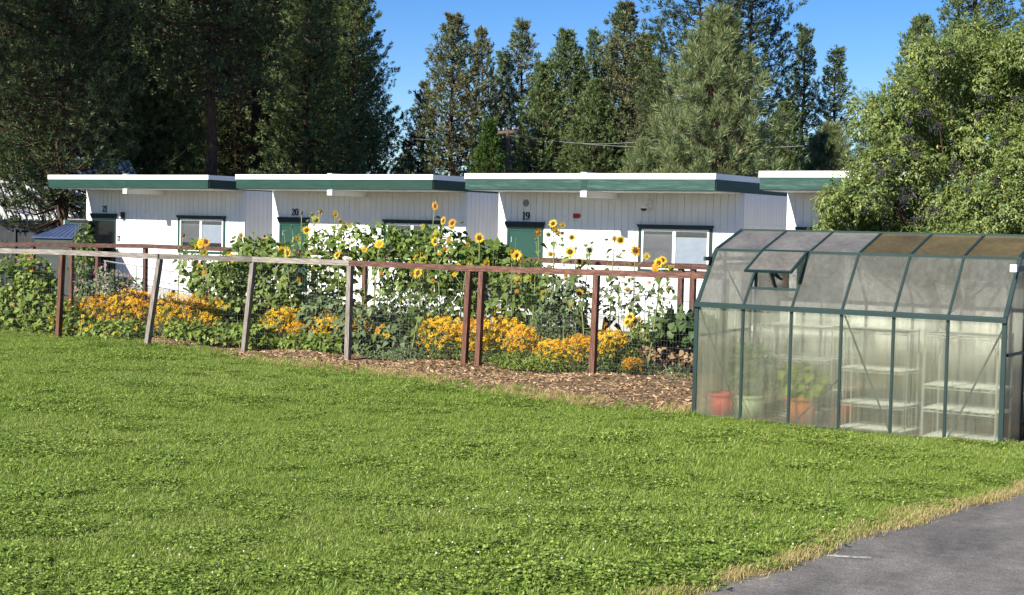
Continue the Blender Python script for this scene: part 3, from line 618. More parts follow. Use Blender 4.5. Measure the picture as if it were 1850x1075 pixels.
t = thing('ribbed_roof_house', 'grey house with a steep white ribbed metal roof behind the pines at far left', 'house', hs, rad(74))
mb = MB(); mb.box(-3.6, 3.0, 0, 5, 0, 2.35); mb.obj('wall', M_housewall, t)
mb = MB()
A = [(-3.9, -0.35, 2.38), (3.3, -0.35, 2.38), (3.3, 2.5, 5.0), (-3.9, 2.5, 5.0), (3.3, 5.35, 2.38), (-3.9, 5.35, 2.38)]
mb.add(A + [(x, y, z-0.12) for x, y, z in A], [(0, 1, 2, 3), (3, 2, 4, 5), (6, 9, 8, 7), (9, 11, 10, 8), (0, 6, 7, 1), (1, 7, 8, 2), (2, 8, 10, 4), (3, 9, 6, 0), (5, 11, 9, 3)])
r = mb.obj('roof', M_grey, t)
rme = None
for i in range(29):
    if rme is None: mb = MB(); mb.beam((0, -0.37, 2.43), (0, 2.48, 5.05), 0.13, 0.08); rme = mb.mesh('roof_rib', M_whiteroof)
    link('roof_rib', rme, r, (-3.85+i*0.25, 0, 0))
for wx in (-2.6, -1.0):
    wd = thing_part('window', t)
    mb = MB(); mb.box(wx-0.42, wx+0.42, -0.05, -0.001, 1.2, 1.28); mb.box(wx-0.42, wx+0.42, -0.05, -0.001, 2.02, 2.1); mb.box(wx-0.42, wx-0.34, -0.05, -0.001, 1.28, 2.02); mb.box(wx+0.34, wx+0.42, -0.05, -0.001, 1.28, 2.02); mb.box(wx-0.03, wx+0.03, -0.045, -0.001, 1.28, 2.02); mb.obj('frame', M_trimw, wd)
    mb = MB(); mb.box(wx-0.34, wx+0.34, -0.02, -0.002, 1.28, 2.02); mb.obj('pane', M_dark, wd)

# ------------------------------------------------------------------ utility pole and wires
pp = at_d(917, 300, 72); pt = at_d(919, 234, 72); pz = pt.z
t = thing('utility_pole', 'brown wooden utility pole with crossarm rising behind building 19', 'utility pole', (pp.x, pp.y, -0.3))
mb = MB(); mb.tube([(0, 0, 0), (0, 0, pz+0.3)], [0.15, 0.11], 10); mb.obj('pole', M_pole, t)
cd = Vector((0.95, -0.30, 0)).normalized()
for dz, ln in ((-0.12, 0.75), (-1.5, 0.35)):
    mb = MB(); mb.beam(cd*-ln+Vector((0, 0, pz+0.3+dz)), cd*ln+Vector((0, 0, pz+0.3+dz)), 0.1, 0.12); mb.obj('crossarm', M_pole, t)
for s in (-0.7, -0.35, 0.35, 0.7):
    mb = MB(); mb.lathe([(0.02, 0), (0.05, 0.05), (0.05, 0.12), (0.0, 0.15)], 8, tuple(cd*s+Vector((0, 0, pz+0.25)))); mb.obj('insulator', M_galv, t)
wires = [(((700, 243), 90), ((917, 238), 72), 'upper power line from the utility pole out to the left over the trees'),
         (((917, 238), 72), ((1190, 252), 64), 'upper power line from the utility pole out to the right past the pines'),
         (((917, 244), 72), ((1480, 262), 60), 'lower power line from the utility pole to the right past the young pine'),
         (((690, 320), 70), ((917, 262), 72), 'low slack cable from the utility pole down to the left')]
for (a, da), (b, db), lab in wires:
    A, B_ = at_d(*a, da), at_d(*b, db); mb = MB()
    pts = [A.lerp(B_, i/12) - Vector((0, 0, 0.35*(1-(2*i/12-1)**2))) for i in range(13)]
    mb.tube(pts, 0.010, 4); tag(mb.obj('power_line', M_grey), lab, 'wire', 'power lines at the utility pole')

# ------------------------------------------------------------------ garden fences
def fence(name, label, posts, rails, cat_mesh, y_off, mesh_from):
    pass
def fence_post(parent, base, top, mat, s=0.09):
    mb = MB(); d = (Vector(top)-Vector(base)); mb.beam((0, 0, -0.1), d, s, s, (0, 1, 0)); return mb.obj('post', mat, parent, loc=base)
def wire_panel(parent, a, b, h, dx=0.05, dz=0.1, rr=0.0010, z0=0.03):
    """welded wire between two ground points"""
    a, b = Vector(a), Vector(b); d = b-a; L = d.length; nx = max(2, int(L/dx)); nz = int(h/dz)
    V = []; Fa = []
    def stick(p, q):
        o = len(V); ax = (q-p).normalized(); s = ax.cross(Vector((0, 1, 0.1))).normalized()*rr; u = ax.cross(s).normalized()*rr
        for e in (p, q):
            for k in range(3):
                t = 2*PI*k/3; V.append(tuple(e+s*math.cos(t)+u*math.sin(t)))
        for k in range(3):
            k2 = (k+1) % 3; Fa.append((o+k, o+k2, o+3+k2, o+3+k))
    wob = lambda t: 0.012*math.sin(t*9.0+a.x)
    for i in range(nx+1):
        p = a+d*(i/nx); yo = wob(i/nx*L*0.3)
        stick(p+Vector((0, yo, z0)), p+Vector((0, -yo*0.5, h)))
    for j in range(nz+1):
        z = z0+(h-z0)*j/nz; seg = max(2, int(L/0.4)); prev = None
        for i in range(seg+1):
            p = a+d*(i/seg)+Vector((0, wob(i/seg*L*0.3)*(1-j/nz)-wob(i/seg*L*0.3)*0.5*(j/nz)-0.003, z+0.008*math.sin(i*1.7+j)))
            if prev is not None: stick(prev, p)
            prev = p
    o = link('wire_mesh', npmesh('wire_mesh', V, Fa, M_wire), parent); return stuff(o)
ff = thing('garden_fence', 'front garden fence of weathered grey and brown rails with welded wire mesh', 'fence', (0, 0, 0))
FP = []   # (base px, base py, top px, top py, material)
for bx, by, tx, ty, mt in ((-260, 585, -258, 452, M_oldwood_v), (-90, 600, -88, 455, M_oldwood_v), (105, 612, 113, 460, M_wood_v), (264, 628, 289, 468, M_oldwood_v), (440, 634, 458, 473, M_oldwood_v), (628, 648, 633, 480, M_oldwood_v),
                           (838, 662, 848, 490, M_wood_v), (863, 664, 871, 490, M_wood_v), (1070, 681, 1078, 498, M_wood_v), (1300, 700, 1312, 505, M_wood_v)):
    b = gp(bx, by); d = ray(tx, ty); tp = at_y(tx, ty, b.y); FP.append((b, tp)); fence_post(ff, b, tp, mt, 0.085)
tops = [p[1] for p in FP]
def rail_seg(i, j, mat, dz, name='rail', hh=0.09, ex=0.0):
    a, b = tops[i]+Vector((0, -0.005, dz)), tops[j]+Vector((0, -0.005, dz)); d = (b-a); mb = MB(); L = d.length
    mb.box(0, L, -0.045, 0.045, -hh/2, hh/2); o = mb.obj(name, mat, ff, loc=a); o.rotation_euler = (0, -math.asin(d.z/L), math.atan2(d.y, d.x)); return o
for i, j, mt in ((0, 1, M_oldwood), (1, 2, M_oldwood), (2, 3, M_oldwood), (3, 4, M_oldwood), (4, 5, M_oldwood), (5, 6, M_wood), (6, 7, M_wood), (7, 8, M_wood), (8, 9, M_wood)):
    rail_seg(i, j, mt, 0.045)
for i in range(len(FP)-1):
    h = min((FP[i][1]-FP[i][0]).z, (FP[i+1][1]-FP[i+1][0]).z)
    wire_panel(ff, FP[i][0]+Vector((0, 0.05, 0)), FP[i+1][0]+Vector((0, 0.05, 0)), h-0.02)
bf = thing('back_garden_fence', 'brown back fence of the garden in front of the white buildings', 'fence', (0, 0, 0))
BP = []
for tx, ty, dep, hh in ((-40, 441, 38.5, 1.62), (60, 440, 38.0, 1.62), (130, 441, 37.5, 1.62), (177, 442, 37.0, 1.62), (263, 443, 36.2, 1.62), (440, 450, 34.2, 1.62), (660, 459, 32.0, 1.62), (913, 465, 29.7, 1.62), (1231, 479, 27.3, 1.62), (1253, 479.5, 27.1, 1.62), (1420, 486, 26.0, 1.62)):
    tp = at_d(tx, ty, dep); g = Vector((tp.x, tp.y, float(gz(tp.x, tp.y)))); BP.append((g, tp)); fence_post(bf, g, tp+Vector((0, 0, -0.02)), M_wood_v, 0.09)
for i in range(len(BP)-1):
    a, b = BP[i][1]+Vector((0, -0.05, -0.02)), BP[i+1][1]+Vector((0, -0.05, -0.02)); d = b-a; L = d.length; mb = MB(); mb.box(0, L, -0.03, 0.03, -0.05, 0.05)
    o = mb.obj('rail', M_wood_back, bf, loc=a); o.rotation_euler = (0, -math.asin(d.z/L), math.atan2(d.y, d.x))
for i in range(4, len(BP)-2):
    wire_panel(bf, BP[i][0]+Vector((0, 0.05, 0)), BP[i+1][0]+Vector((0, 0.05, 0)), 1.5, 0.1, 0.1)
# pipe handrails of the access ramps
for bx, lab in ((-41.078, 'pipe handrail of the ramp before building 21'), (-23.288, 'pipe handrail of the ramp before the window of building 19')):
    yb = {-41.078: 36.489, -23.288: 35.39}[bx]
    t = thing('ramp_handrail', lab, 'handrail', (bx, yb-1.3, -0.3), 0, 'ramp handrails')
    for z, e in ((1.15, 1), (0.75, 0)):
        mb = MB(); mb.tube([(2.3, 0, z+0.0), (6.8, 0, z-0.35)], 0.02, 6); mb.obj('rail', M_galv, t)
    for i in range(4):
        x = 2.35+i*1.48; mb = MB(); mb.tube([(x, 0, 0), (x, 0, 1.15-0.35*(x-2.3)/4.5)], 0.02, 6); mb.obj('post', M_galv, t)
    mb = MB(); mb.add([(2.2, -0.05, 0.40), (6.9, -0.05, 0.02), (6.9, 1.2, 0.02), (2.2, 1.2, 0.40), (2.2, -0.05, 0.0), (6.9, -0.05, -0.02), (6.9, 1.2, -0.02), (2.2, 1.2, 0.0)], [(0, 1, 2, 3), (0, 4, 5, 1), (1, 5, 6, 2), (3, 2, 6, 7), (0, 3, 7, 4)]); mb.obj('ramp_deck', M_skirt, t)

# ------------------------------------------------------------------ greenhouse
GS = 0.617; GY = rad(-1.7606)
gh = thing('greenhouse', 'green framed polycarbonate greenhouse with an open roof vent', 'greenhouse', (-8.112, 16.726, -0.005), GY)
H1, D1, H2, D2, H3 = 2.24622*GS, 0.75199*GS, 3.30550*GS, 1.87304*GS, 3.70190*GS
PW, NP = GS, 6; GL = PW*NP; GD = 2*D2
prof = [(0, 0), (0, H1), (D1, H2), (D2, H3), (GD-D1, H2), (GD, H1), (GD, 0)]
fr_parts = []
def gbar(a, b, w, h, name='frame_bar', mat=None, up=(0, 0, 1)):
    mb = MB(); mb.beam(a, b, w, h, up); return mb.obj(name, mat or M_gframe, gh)
def P3(x, q): return Vector((x, q[0], q[1]))
for i in range(NP+1):
    end = i in (0, NP); wdt = 0.05 if end else 0.03
    for k in range(6):
        a, b = P3(i*PW, prof[k]), P3(i*PW, prof[k+1]); d = (b-a).normalized(); nrm = Vector((1, 0, 0)).cross(d)
        gbar(a+d*0.02, b-d*0.02, wdt*(1.0 if k in (0, 5) else 0.9), 0.035, 'post' if k in (0, 5) else 'rafter', up=nrm)
for k, nm, s in ((1, 'eave_rail', 0.05), (2, 'purlin', 0.036), (3, 'ridge', 0.045), (4, 'purlin', 0.036), (5, 'eave_rail', 0.05), (0, 'base_rail', 0.045), (6, 'base_rail', 0.045)):
    q = prof[k]; gbar((-0.02, q[0], q[1]+(0.02 if k in (0, 6) else 0)), (GL+0.02, q[0], q[1]+(0.02 if k in (0, 6) else 0)), s, s, nm)
mb = MB(); mb.beam((-0.03, -0.03, H1-0.012), (GL+0.03, -0.03, H1-0.012), 0.05, 0.045); mb.obj('gutter', M_gframe, gh)
def panel(c4, mat, th=0.006):
    c4 = [Vector(c) for c in c4]; n = (c4[1]-c4[0]).cross(c4[3]-c4[0]).normalized()*th
    mb = MB(); mb.add(c4+[c+n for c in c4], [(3, 2, 1, 0), (4, 5, 6, 7), (0, 1, 5, 4), (1, 2, 6, 5), (2, 3, 7, 6), (3, 0, 4, 7)]); return mb.obj('panel', mat, gh)
for k in range(6):
    for i in range(NP):
        x0, x1 = i*PW+0.014, (i+1)*PW-0.014; a, b = prof[k], prof[k+1]
        def pt(x, f): return Vector((x, a[0]+(b[0]-a[0])*f, a[1]+(b[1]-a[1])*f))
        f0, f1 = 0.012, 0.985
        mt = {0: M_poly, 5: M_poly, 1: M_polyr, 4: M_polyr}.get(k, M_polyo if i >= 3 else M_polyt)
        if k == 1 and i == 1:
            panel([pt(x0, f0), pt(x1, f0), pt(x1, 0.30), pt(x0, 0.30)], mt)
            gbar(pt(x0, 0.33), pt(x1, 0.33), 0.03, 0.03, 'vent_sill')
            continue
        panel([pt(x0, f0), pt(x1, f0), pt(x1, f1), pt(x0, f1)], mt)
# roof vent, hinged at the purlin and propped open
vt = thing_part('roof_vent', gh); hinge = Vector((PW*1.5, D1, H2)); sl_ = (Vector((0, 0, H1))-Vector((0, D1, H2))); sl_.x = 0; Lv = sl_.length*0.67
vt.location = hinge+Vector((0, -0.012, 0.012)); 
va = math.atan2(H2-H1, D1); vopen = rad(27)
vt.rotation_euler = (va-vopen, 0, 0)
hw = PW/2-0.004
mb = MB(); mb.box(-hw, hw, -Lv, -Lv+0.03, -0.012, 0.012); mb.box(-hw, hw, -0.03, 0, -0.012, 0.012); mb.box(-hw, -hw+0.03, -Lv+0.03, -0.03, -0.012, 0.012); mb.box(hw-0.03, hw, -Lv+0.03, -0.03, -0.012, 0.012); mb.obj('vent_frame', M_gframe, vt)
mb = MB(); mb.box(-hw+0.03, hw-0.03, -Lv+0.03, -0.03, -0.004, 0.004); mb.obj('vent_panel', M_polyt, vt)
mb = MB(); mb.tube([(0.05, -Lv+0.05, -0.01), (0.09, -Lv+0.12, -0.16), (0.06, -Lv+0.2, -0.2)], 0.014, 6); mb.tube([(0.0, -Lv+0.04, -0.01), (0.03, -Lv+0.2, -0.2)], 0.01, 6); mb.obj('vent_arm', M_dark, vt)
# wind braces
def brace(i0, q0, i1, q1): 
    a = P3(i0*PW, q0)+Vector((0, 0.022, 0)); b = P3(i1*PW, q1)+Vector((0, 0.022, 0)); gbar(a, b, 0.022, 0.004, 'brace', up=(0, 1, 0))
brace(0.03, (0, H1-0.03), 0.97, (0, 0.05)); brace(2.05, (0, 0.03), 3.0, (0, 0.62)); brace(3.05, (0, H1-0.05), 4.0, (0, 0.03)); brace(5.98, (0, H1-0.08), 5.05, (0, 0.05))
brace(0.06, (D1*0.97, H2-0.03), 0.93, (0.05, H1+0.05)); brace(5.97, (D1*0.95, H2-0.04), 4.97, (0.05, H1+0.03))
# gable ends
for xe, s in ((0.0, -1), (GL, 1)):
    for (ya, yb) in ((0.03, 0.72), (GD-0.72, GD-0.03)):
        lo = min(ya, yb)
        def ph(y):
            y2 = min(y, GD-y); return float(np.interp(y2, [0, D1, D2], [H1, H2, H3]))
        ys = [ya, min(max(D1, ya), yb), min(max(GD-D1, ya), yb), yb]; ys = sorted(set(ys))
        poly = [(ya, 0.03), (yb, 0.03)] + [(y, ph(y)-0.03) for y in reversed(ys)]
        mb = MB(); n = len(poly); vs = [(xe-0.003, y, z) for y, z in poly]+[(xe+0.003, y, z) for y, z in poly]
        mb.add(vs, [tuple(reversed(range(n))), tuple(range(n, 2*n))]+[(i, (i+1) % n, n+(i+1) % n, n+i) for i in range(n)]); mb.obj('end_panel', M_poly, gh)
        gbar((xe, ya+0.02 if ya > 1 else yb, 0.0), (xe, ya+0.02 if ya > 1 else yb, ph(0.72)), 0.035, 0.03, 'end_post', M_gframed if s > 0 else M_gframe, up=(1, 0, 0))
    dr = thing_part('door' if s > 0 else 'end_window', gh); dm = M_gframed if s > 0 else M_gframe
    mb = MB(); y0, y1 = 0.76, GD-0.76; xo = xe+s*0.03
    for (a, b, c, d) in ((y0, y0+0.035, 0.03, 1.88), (y1-0.035, y1, 0.03, 1.88), (y0+0.035, y1-0.035, 1.845, 1.88), (y0+0.035, y1-0.035, 0.03, 0.065), (y0+0.035, y1-0.035, 1.0, 1.035)): mb.box(xo-0.012, xo+0.012, a, b, c, d)
    mb.obj('door_frame', dm, dr)
    mb = MB(); mb.box(xo-0.004, xo+0.004, y0+0.035, y1-0.035, 0.065, 1.0); mb.box(xo-0.004, xo+0.004, y0+0.035, y1-0.035, 1.035, 1.845); mb.obj('door_panel', M_poly, dr)
    mb = MB(); q_ = [(0.74, 1.885), (GD-0.74, 1.885), (GD-0.74, ph(0.74)-0.03), (D2, H3-0.03), (0.74, ph(0.74)-0.03)]; mb.add([(xe-0.003, y, z) for y, z in q_]+[(xe+0.003, y, z) for y, z in q_], [(4, 3, 2, 1, 0), (5, 6, 7, 8, 9)]+[(i, (i+1) % 5, 5+(i+1) % 5, 5+i) for i in range(5)]); mb.obj('end_panel', M_poly, gh)
    gbar((xe+s*0.02, 0.05, 1.0), (xe+s*0.02, 0.7, 1.0), 0.03, 0.03, 'end_bar', dm); gbar((xe+s*0.02, 0.2, 1.93), (xe+s*0.02, GD-0.2, 1.93), 0.03, 0.05, 'door_track', dm)
mb = MB(); mb.box(GL-0.01, GL+0.06, 0.14, 0.2, 1.90, 1.98); mb.obj('track_bracket', M_trimw, gh)
# things in the greenhouse
def in_gh(x, y, z=0.0):
    c, s = math.cos(GY), math.sin(GY); return Vector((-8.112+x*c-y*s, 16.726+x*s+y*c, z-0.005))
def shelf_unit(x0, x1, y0, y1, zs, label):
    t = thing('shelf_unit', label, 'shelf', in_gh(x0, y0), GY, 'white wire shelf units in the greenhouse'); L, Dp = x1-x0, y1-y0
    for (x, y) in ((0, 0), (L, 0), (0, Dp), (L, Dp)):
        mb = MB(); mb.tube([(x, y, 0), (x, y, zs[-1]+0.03)], 0.011, 6); mb.obj('leg', M_shelf, t)
    for z in zs:
        mb = MB()
        for y in (0, Dp): mb.tube([(0, y, z), (L, y, z)], 0.006, 5); mb.tube([(0, y, z-0.035), (L, y, z-0.035)], 0.005, 5)
        for i in range(int(Dp/0.03)+1): mb.tube([(0, i*0.03, z+0.006), (L, i*0.03, z+0.006)], 0.0035, 4, cap=False)
        for i in range(6): mb.tube([(L*i/5, 0, z), (L*i/5, Dp, z)], 0.005, 4, cap=False)
        k = int(L/0.1); pts = [(L*i/k, -0.002, z-(0.033 if i % 2 else 0.002)) for i in range(k+1)]; mb.tube(pts, 0.003, 4)
        mb.obj('shelf', M_shelf, t)
    return t
shelf_unit(0.45, 1.39, 0.85, 1.25, [0.05, 0.35, 0.73, 1.13], 'white wire shelf unit standing behind the pots in the left half of the greenhouse')
shelf_unit(1.73, 2.53, 0.30, 0.66, [0.03, 0.32, 0.72, 1.17], 'white wire shelf unit in the middle of the greenhouse, right of the orange pot')
shelf_unit(2.78, 3.60, 0.14, 0.66, [0.03, 0.35, 0.61, 1.18], 'deep white wire shelf unit nearest the greenhouse door')
def pot(x, y, r, h, mat, label, name='plant_pot', cat='pot'):
    t = thing(name, label, cat, in_gh(x, y), 0, 'pots in the greenhouse')
    mb = MB(); mb.lathe([(0, 0.0), (r*0.74, 0.0), (r*0.97, h*0.86), (r*0.90, h*0.86), (r*0.7, 0.05), (0, 0.05)], 24); mb.obj('body', mat, t, True)
    mb = MB(); mb.lathe([(r*0.99, h*0.84), (r*1.05, h*0.86), (r*1.05, h), (r*0.96, h), (r*0.94, h*0.85)], 24); mb.obj('rim', mat, t, True)
    mb = MB(); mb.lathe([(0, h*0.82), (r*0.93, h*0.80)], 24); mb.obj('soil', MATS['garden_soil'], t)
    return t

# ------------------------------------------------------------------ leaves and plants
def heart_leaf(n_along=3, droop=0.35, fold=0.25, wob=0.0):
    """one heart-shaped leaf of unit length along +x, folded on its midrib, 12 triangles"""
    xs = [0.0, 0.12, 0.42, 0.78, 1.0]; wd = [0.06, 0.36, 0.40, 0.18, 0.0]
    V = []; Fa = []
    for x, w_ in zip(xs, wd):
        z = -droop*x*x
        V.append((x, 0, z)); V.append((x-0.06*(w_ > 0.3), w_, z+fold*w_*(1 if True else 0))); V.append((x-0.06*(w_ > 0.3), -w_, z+fold*w_))
    for i in range(4):
        a = i*3; b = a+3
        Fa += [(a, b, b+1), (a, b+1, a+1), (a, a+2, b+2), (a, b+2, b)]
    return np.array(V, np.float32), np.array(Fa, np.int32)
def lance_leaf(wid=0.3, droop=0.3, fold=0.3):
    V = np.array([(0, 0, 0), (0.45, wid/2, -droop*0.2+fold*wid/2), (0.45, 0, -droop*0.2), (0.45, -wid/2, -droop*0.2+fold*wid/2), (1, 0, -droop)], np.float32)
    Fa = np.array([(0, 2, 1), (0, 3, 2), (1, 2, 4), (2, 3, 4)], np.int32); return V, Fa
def scatter(base, pos, dirs, ups, sizes):
    """copies of a small triangle mesh: +x of the base goes along dirs, +z near ups"""
    Vb, Fb = base; n = len(pos); x = unit(np.asarray(dirs, float)); y = unit(np.cross(ups, x)); z = np.cross(x, y)
    Rm = np.stack([x, y, z], 1)                      # rows are axes
    V = np.einsum('vk,nkj->nvj', Vb, Rm)*np.asarray(sizes)[:, None, None] + np.asarray(pos)[:, None, :]
    Fa = Fb[None]+(np.arange(n)*len(Vb))[:, None, None]
    return V.reshape(-1, 3), Fa.reshape(-1, 3)
def merge(parts):
    V = []; Fa = []; o = 0
    for v, f in parts: V.append(v); Fa.append(f+o); o += len(v)
    return np.concatenate(V), np.concatenate(Fa)
HEART = heart_leaf(); HEART2 = heart_leaf(droop=0.75, fold=0.4); LANCE = lance_leaf()
def ell(rng, n, c, r, shell=0.35):
    d = unit(rng.normal(size=(n, 3))); q = (shell+(1-shell)*rng.random((n, 1)))**(1/2.0)
    return np.asarray(c)+d*q*np.asarray(r), d
def foliage(rng, blobs, n, size, base=HEART, droop=0.3, spread=0.9):
    """leaves through a few ellipsoids; they face outwards, up and to the light"""
    vol = np.array([b[1][0]*b[1][1]*b[1][2] for b in blobs])**0.8; cnt = np.maximum(1, (n*vol/vol.sum()).astype(int)); out = []
    for (c, r), k in zip(blobs, (cnt*1.6).astype(int)):
        p, d = ell(rng, k, c, r)
        dr = unit(d*0.5+rng.normal(size=(k, 3))*spread*0.6+np.array([0, 0, -droop])); up = unit(d*0.6+np.array([0.0, -0.45, 0.8])+rng.normal(size=(k, 3))*0.45)
        out.append(scatter(base, p, dr, up, size*(0.45+0.75*rng.random(k))))
    return merge(out)
FL_ = {}
def flower_disc(rng, n=18, r=1.0, inner=0.42, cup=0.15):
    """a daisy head facing +z, unit radius: petals as narrow diamonds"""
    V = []; Fa = []
    for k in range(n):
        a = 2*PI*(k+0.3*rng.random())/n; ln = r*(0.82+0.3*rng.random()); wv = 0.5*2*PI*0.7/n
        z1 = cup*(rng.random()*1.2-0.2); o = len(V)
        V += [(inner*0.8*math.cos(a), inner*0.8*math.sin(a), 0.0), (ln*0.68*math.cos(a+wv), ln*0.68*math.sin(a+wv), z1*0.7), (ln*math.cos(a), ln*math.sin(a), z1), (ln*0.68*math.cos(a-wv), ln*0.68*math.sin(a-wv), z1*0.7)]
        Fa += [(o, o+1, o+2), (o, o+2, o+3)]
    return np.array(V, np.float32), np.array(Fa, np.int32)
# --- sunflowers
_rs = np.random.default_rng(5)
PETALS = [npmesh('petals', *flower_disc(_rs, 20, 1.0, 0.42, 0.22), M_petal) for _ in range(3)] + [npmesh('petals', *flower_disc(_rs, 20, 1.0, 0.42, 0.3), M_petor) for _ in range(2)]
PETALS_CUP = npmesh('petals', *flower_disc(_rs, 16, 0.8, 0.4, 1.3), M_petal)
def head_mesh(mat, r=0.45):
    mb = MB(); mb.lathe([(0.0, 0.13), (r*0.55, 0.12), (r*0.9, 0.06), (r, 0.0)], 14, mi=0)
    mb.lathe([(r, 0.0), (r*1.05, -0.06), (r*0.5, -0.22), (0.06, -0.3), (0.0, -0.3)], 14, mi=1)
    for k in range(12):
        a = 2*PI*k/12; c, s = math.cos(a), math.sin(a); mb.add([(r*0.95*c-0.1*s, r*0.95*s+0.1*c, -0.05), (r*0.95*c+0.1*s, r*0.95*s-0.1*c, -0.05), (r*1.5*c, r*1.5*s, 0.02)], [(0, 1, 2)], 1)
    return mb.mesh('flower_head', [mat, M_leafy], True)
HEAD_D, HEAD_Y = head_mesh(M_disc), head_mesh(M_discy)
def bud_mesh():
    mb = MB(); mb.lathe([(0.0, 0.25), (0.3, 0.2), (0.5, 0.0), (0.45, -0.25), (0.1, -0.4), (0, -0.4)], 12)
    for k in range(14):
        a = 2*PI*k/14; c, s = math.cos(a), math.sin(a); mb.add([(0.48*c-0.12*s, 0.48*s+0.12*c, -0.05), (0.48*c+0.12*s, 0.48*s-0.12*c, -0.05), (0.8*c, 0.8*s, 0.3)], [(0, 1, 2)])
    return mb.mesh('flower_head', M_leafy, True)
BUD = bud_mesh()
LEAFM = []
for k, (dr, fo) in enumerate(((0.3, 0.2), (0.6, 0.35), (0.9, 0.3), (0.5, 0.05))):
    v, f = heart_leaf(droop=dr, fold=fo); LEAFM.append(npmesh('leaf', v, f, M_leaf))
LEAFD = npmesh('leaf', *heart_leaf(droop=1.2, fold=0.7), M_deadleaf)
def orient(vz, roll=0.0):
    q = Vector(vz).to_track_quat('Z', 'Y'); return (q @ Quaternion((0, 0, 1), roll)).to_euler()
TO_CAM = Vector((0.54, -0.84, 0.0)); TO_SUN = -SUN_TRAVEL
def sunflower(heads, Y, label, nleaf=11, leafsize=0.17, dead=0, stalk=None, seed=0, base_dx=0.0, lz=(0.25, 0.95)):
    """heads: (px, py, radius in m, kind). The plant stands at world row Y under its heads."""
    rng = random.Random(seed*31+len(heads)); P = [at_y(h[0], h[1], Y+0.12*i*((-1)**i)) for i, h in enumerate(heads)]
    top = max(range(len(P)), key=lambda i: P[i].z); bx = P[top].x+base_dx+rng.uniform(-0.1, 0.1)
    g = Vector((bx, Y, float(gz(bx, Y))))
    t = thing('sunflower', label, 'sunflower', g, 0, 'sunflowers in the garden')
    Lp = [p-g for p in P]; T = Lp[top]; bend = Vector((rng.uniform(-0.08, 0.08), rng.uniform(-0.08, 0.08), 0))
    def curve(f): return Vector((T.x*f, T.y*f, T.z*f)) + bend*math.sin(f*PI)
    mb = MB(); pts = [curve(f) for f in np.linspace(0, 1, 9)]; pts[-1] = T-Vector((0, 0, 0.03)); mb.tube(pts, [0.015-0.008*f for f in np.linspace(0, 1, 9)], 6)
    for i, q in enumerate(Lp):
        if i == top: continue
        f0 = max(0.3, min(0.85, q.z/T.z-0.22)); a = curve(f0); mid = a.lerp(q, 0.5)+Vector(((q.x-a.x)*0.25, 0, -0.05)); mb.tube([a, mid, q-Vector((0, 0, 0.02))], [0.008, 0.006, 0.005], 5)
    mb.obj('stem', M_stem, t, True)
    for i, (h, q) in enumerate(zip(heads, Lp)):
        r = h[2]*1.12; kind = h[3]
        if kind == 'open': vz = TO_CAM*0.75+TO_SUN*0.6+Vector((rng.uniform(-.65, .55), rng.uniform(-.3, .3), rng.uniform(-.55, .25)))
        elif kind == 'side': vz = Vector((rng.choice((-1, 1))*0.9, -0.45, rng.uniform(-0.1, 0.3)))
        elif kind == 'back': vz = Vector((-0.4, 0.8, 0.25))
        elif kind == 'seed': vz = TO_CAM*0.6+Vector((rng.uniform(-.4, .4), 0, -0.5))
        else: vz = Vector((rng.uniform(-.3, .3), -0.3, 0.9))
        e = orient(vz.normalized(), rng.uniform(0, 6))
        hd = link('flower_head', BUD if kind == 'bud' else (HEAD_D if kind in ('seed', 'open') and rng.random() < 0.75 else HEAD_Y), t, q, e, (r, r, r))
        if kind != 'bud':
            pm = PETALS_CUP if kind == 'seed' else PETALS[rng.randrange(3)] if rng.random() < 0.8 else PETALS[3+rng.randrange(2)]
            link('petals', pm, hd, (0, 0, 0.01))
            if kind == 'open': link('petals', PETALS[rng.randrange(3)], hd, (0, 0, -0.05), (0, 0, 0.5), (0.95, 0.95, 1.0))
    for k in range(rng.choice((2, 3, 3, 4))):
        f = rng.uniform(0.55, 0.92); a = curve(f); o_ = Vector((rng.choice((-1, 1))*rng.uniform(0.10, 0.26), rng.uniform(-0.15, 0.05), rng.uniform(0.06, 0.22))); b_ = a+o_
        mb = MB(); mb.tube([a, a.lerp(b_, 0.5)+Vector((0, 0, -0.03)), b_], [0.006, 0.005, 0.004], 5); mb.obj('side_stem', M_stem, t, True)
        kd = rng.choice(('open', 'side', 'side', 'back', 'bud')); r = rng.uniform(0.045, 0.075)
        vz = {'open': TO_CAM+Vector((rng.uniform(-.5, .5), 0, rng.uniform(0, .5))), 'side': Vector((o_.x*4, -0.6, 0.2)), 'back': Vector((-0.3, 0.8, 0.4)), 'bud': Vector((0, -0.2, 1))}[kd]
        hd = link('flower_head', BUD if kd == 'bud' else HEAD_Y, t, b_, orient(vz.normalized(), rng.uniform(0, 6)), (r, r, r))
        if kd != 'bud': link('petals', PETALS[rng.randrange(5)], hd, (0, 0, 0.01))
    for k in range(nleaf):
        f = lz[0]+(lz[1]-lz[0])*(k+rng.random()*0.6)/nleaf; a = curve(f); an = k*2.4+rng.uniform(-.4, .4); dx = Vector((math.cos(an), math.sin(an), rng.uniform(-0.3, 0.25)))
        sz = leafsize*(0.6+0.7*rng.random())*(1.15-0.5*f); d0 = dx.normalized()
        dd = f < 0.5 and k < dead
        lf = link('leaf', LEAFD if dd else LEAFM[rng.randrange(4)], t, a+d0*sz*0.35, None, (sz, sz, sz))
        q = d0.to_track_quat('X', 'Z'); lf.rotation_euler = (q @ Quaternion((1, 0, 0), rng.uniform(-0.5, 0.5))).to_euler()
    return t
R1 = 0.085
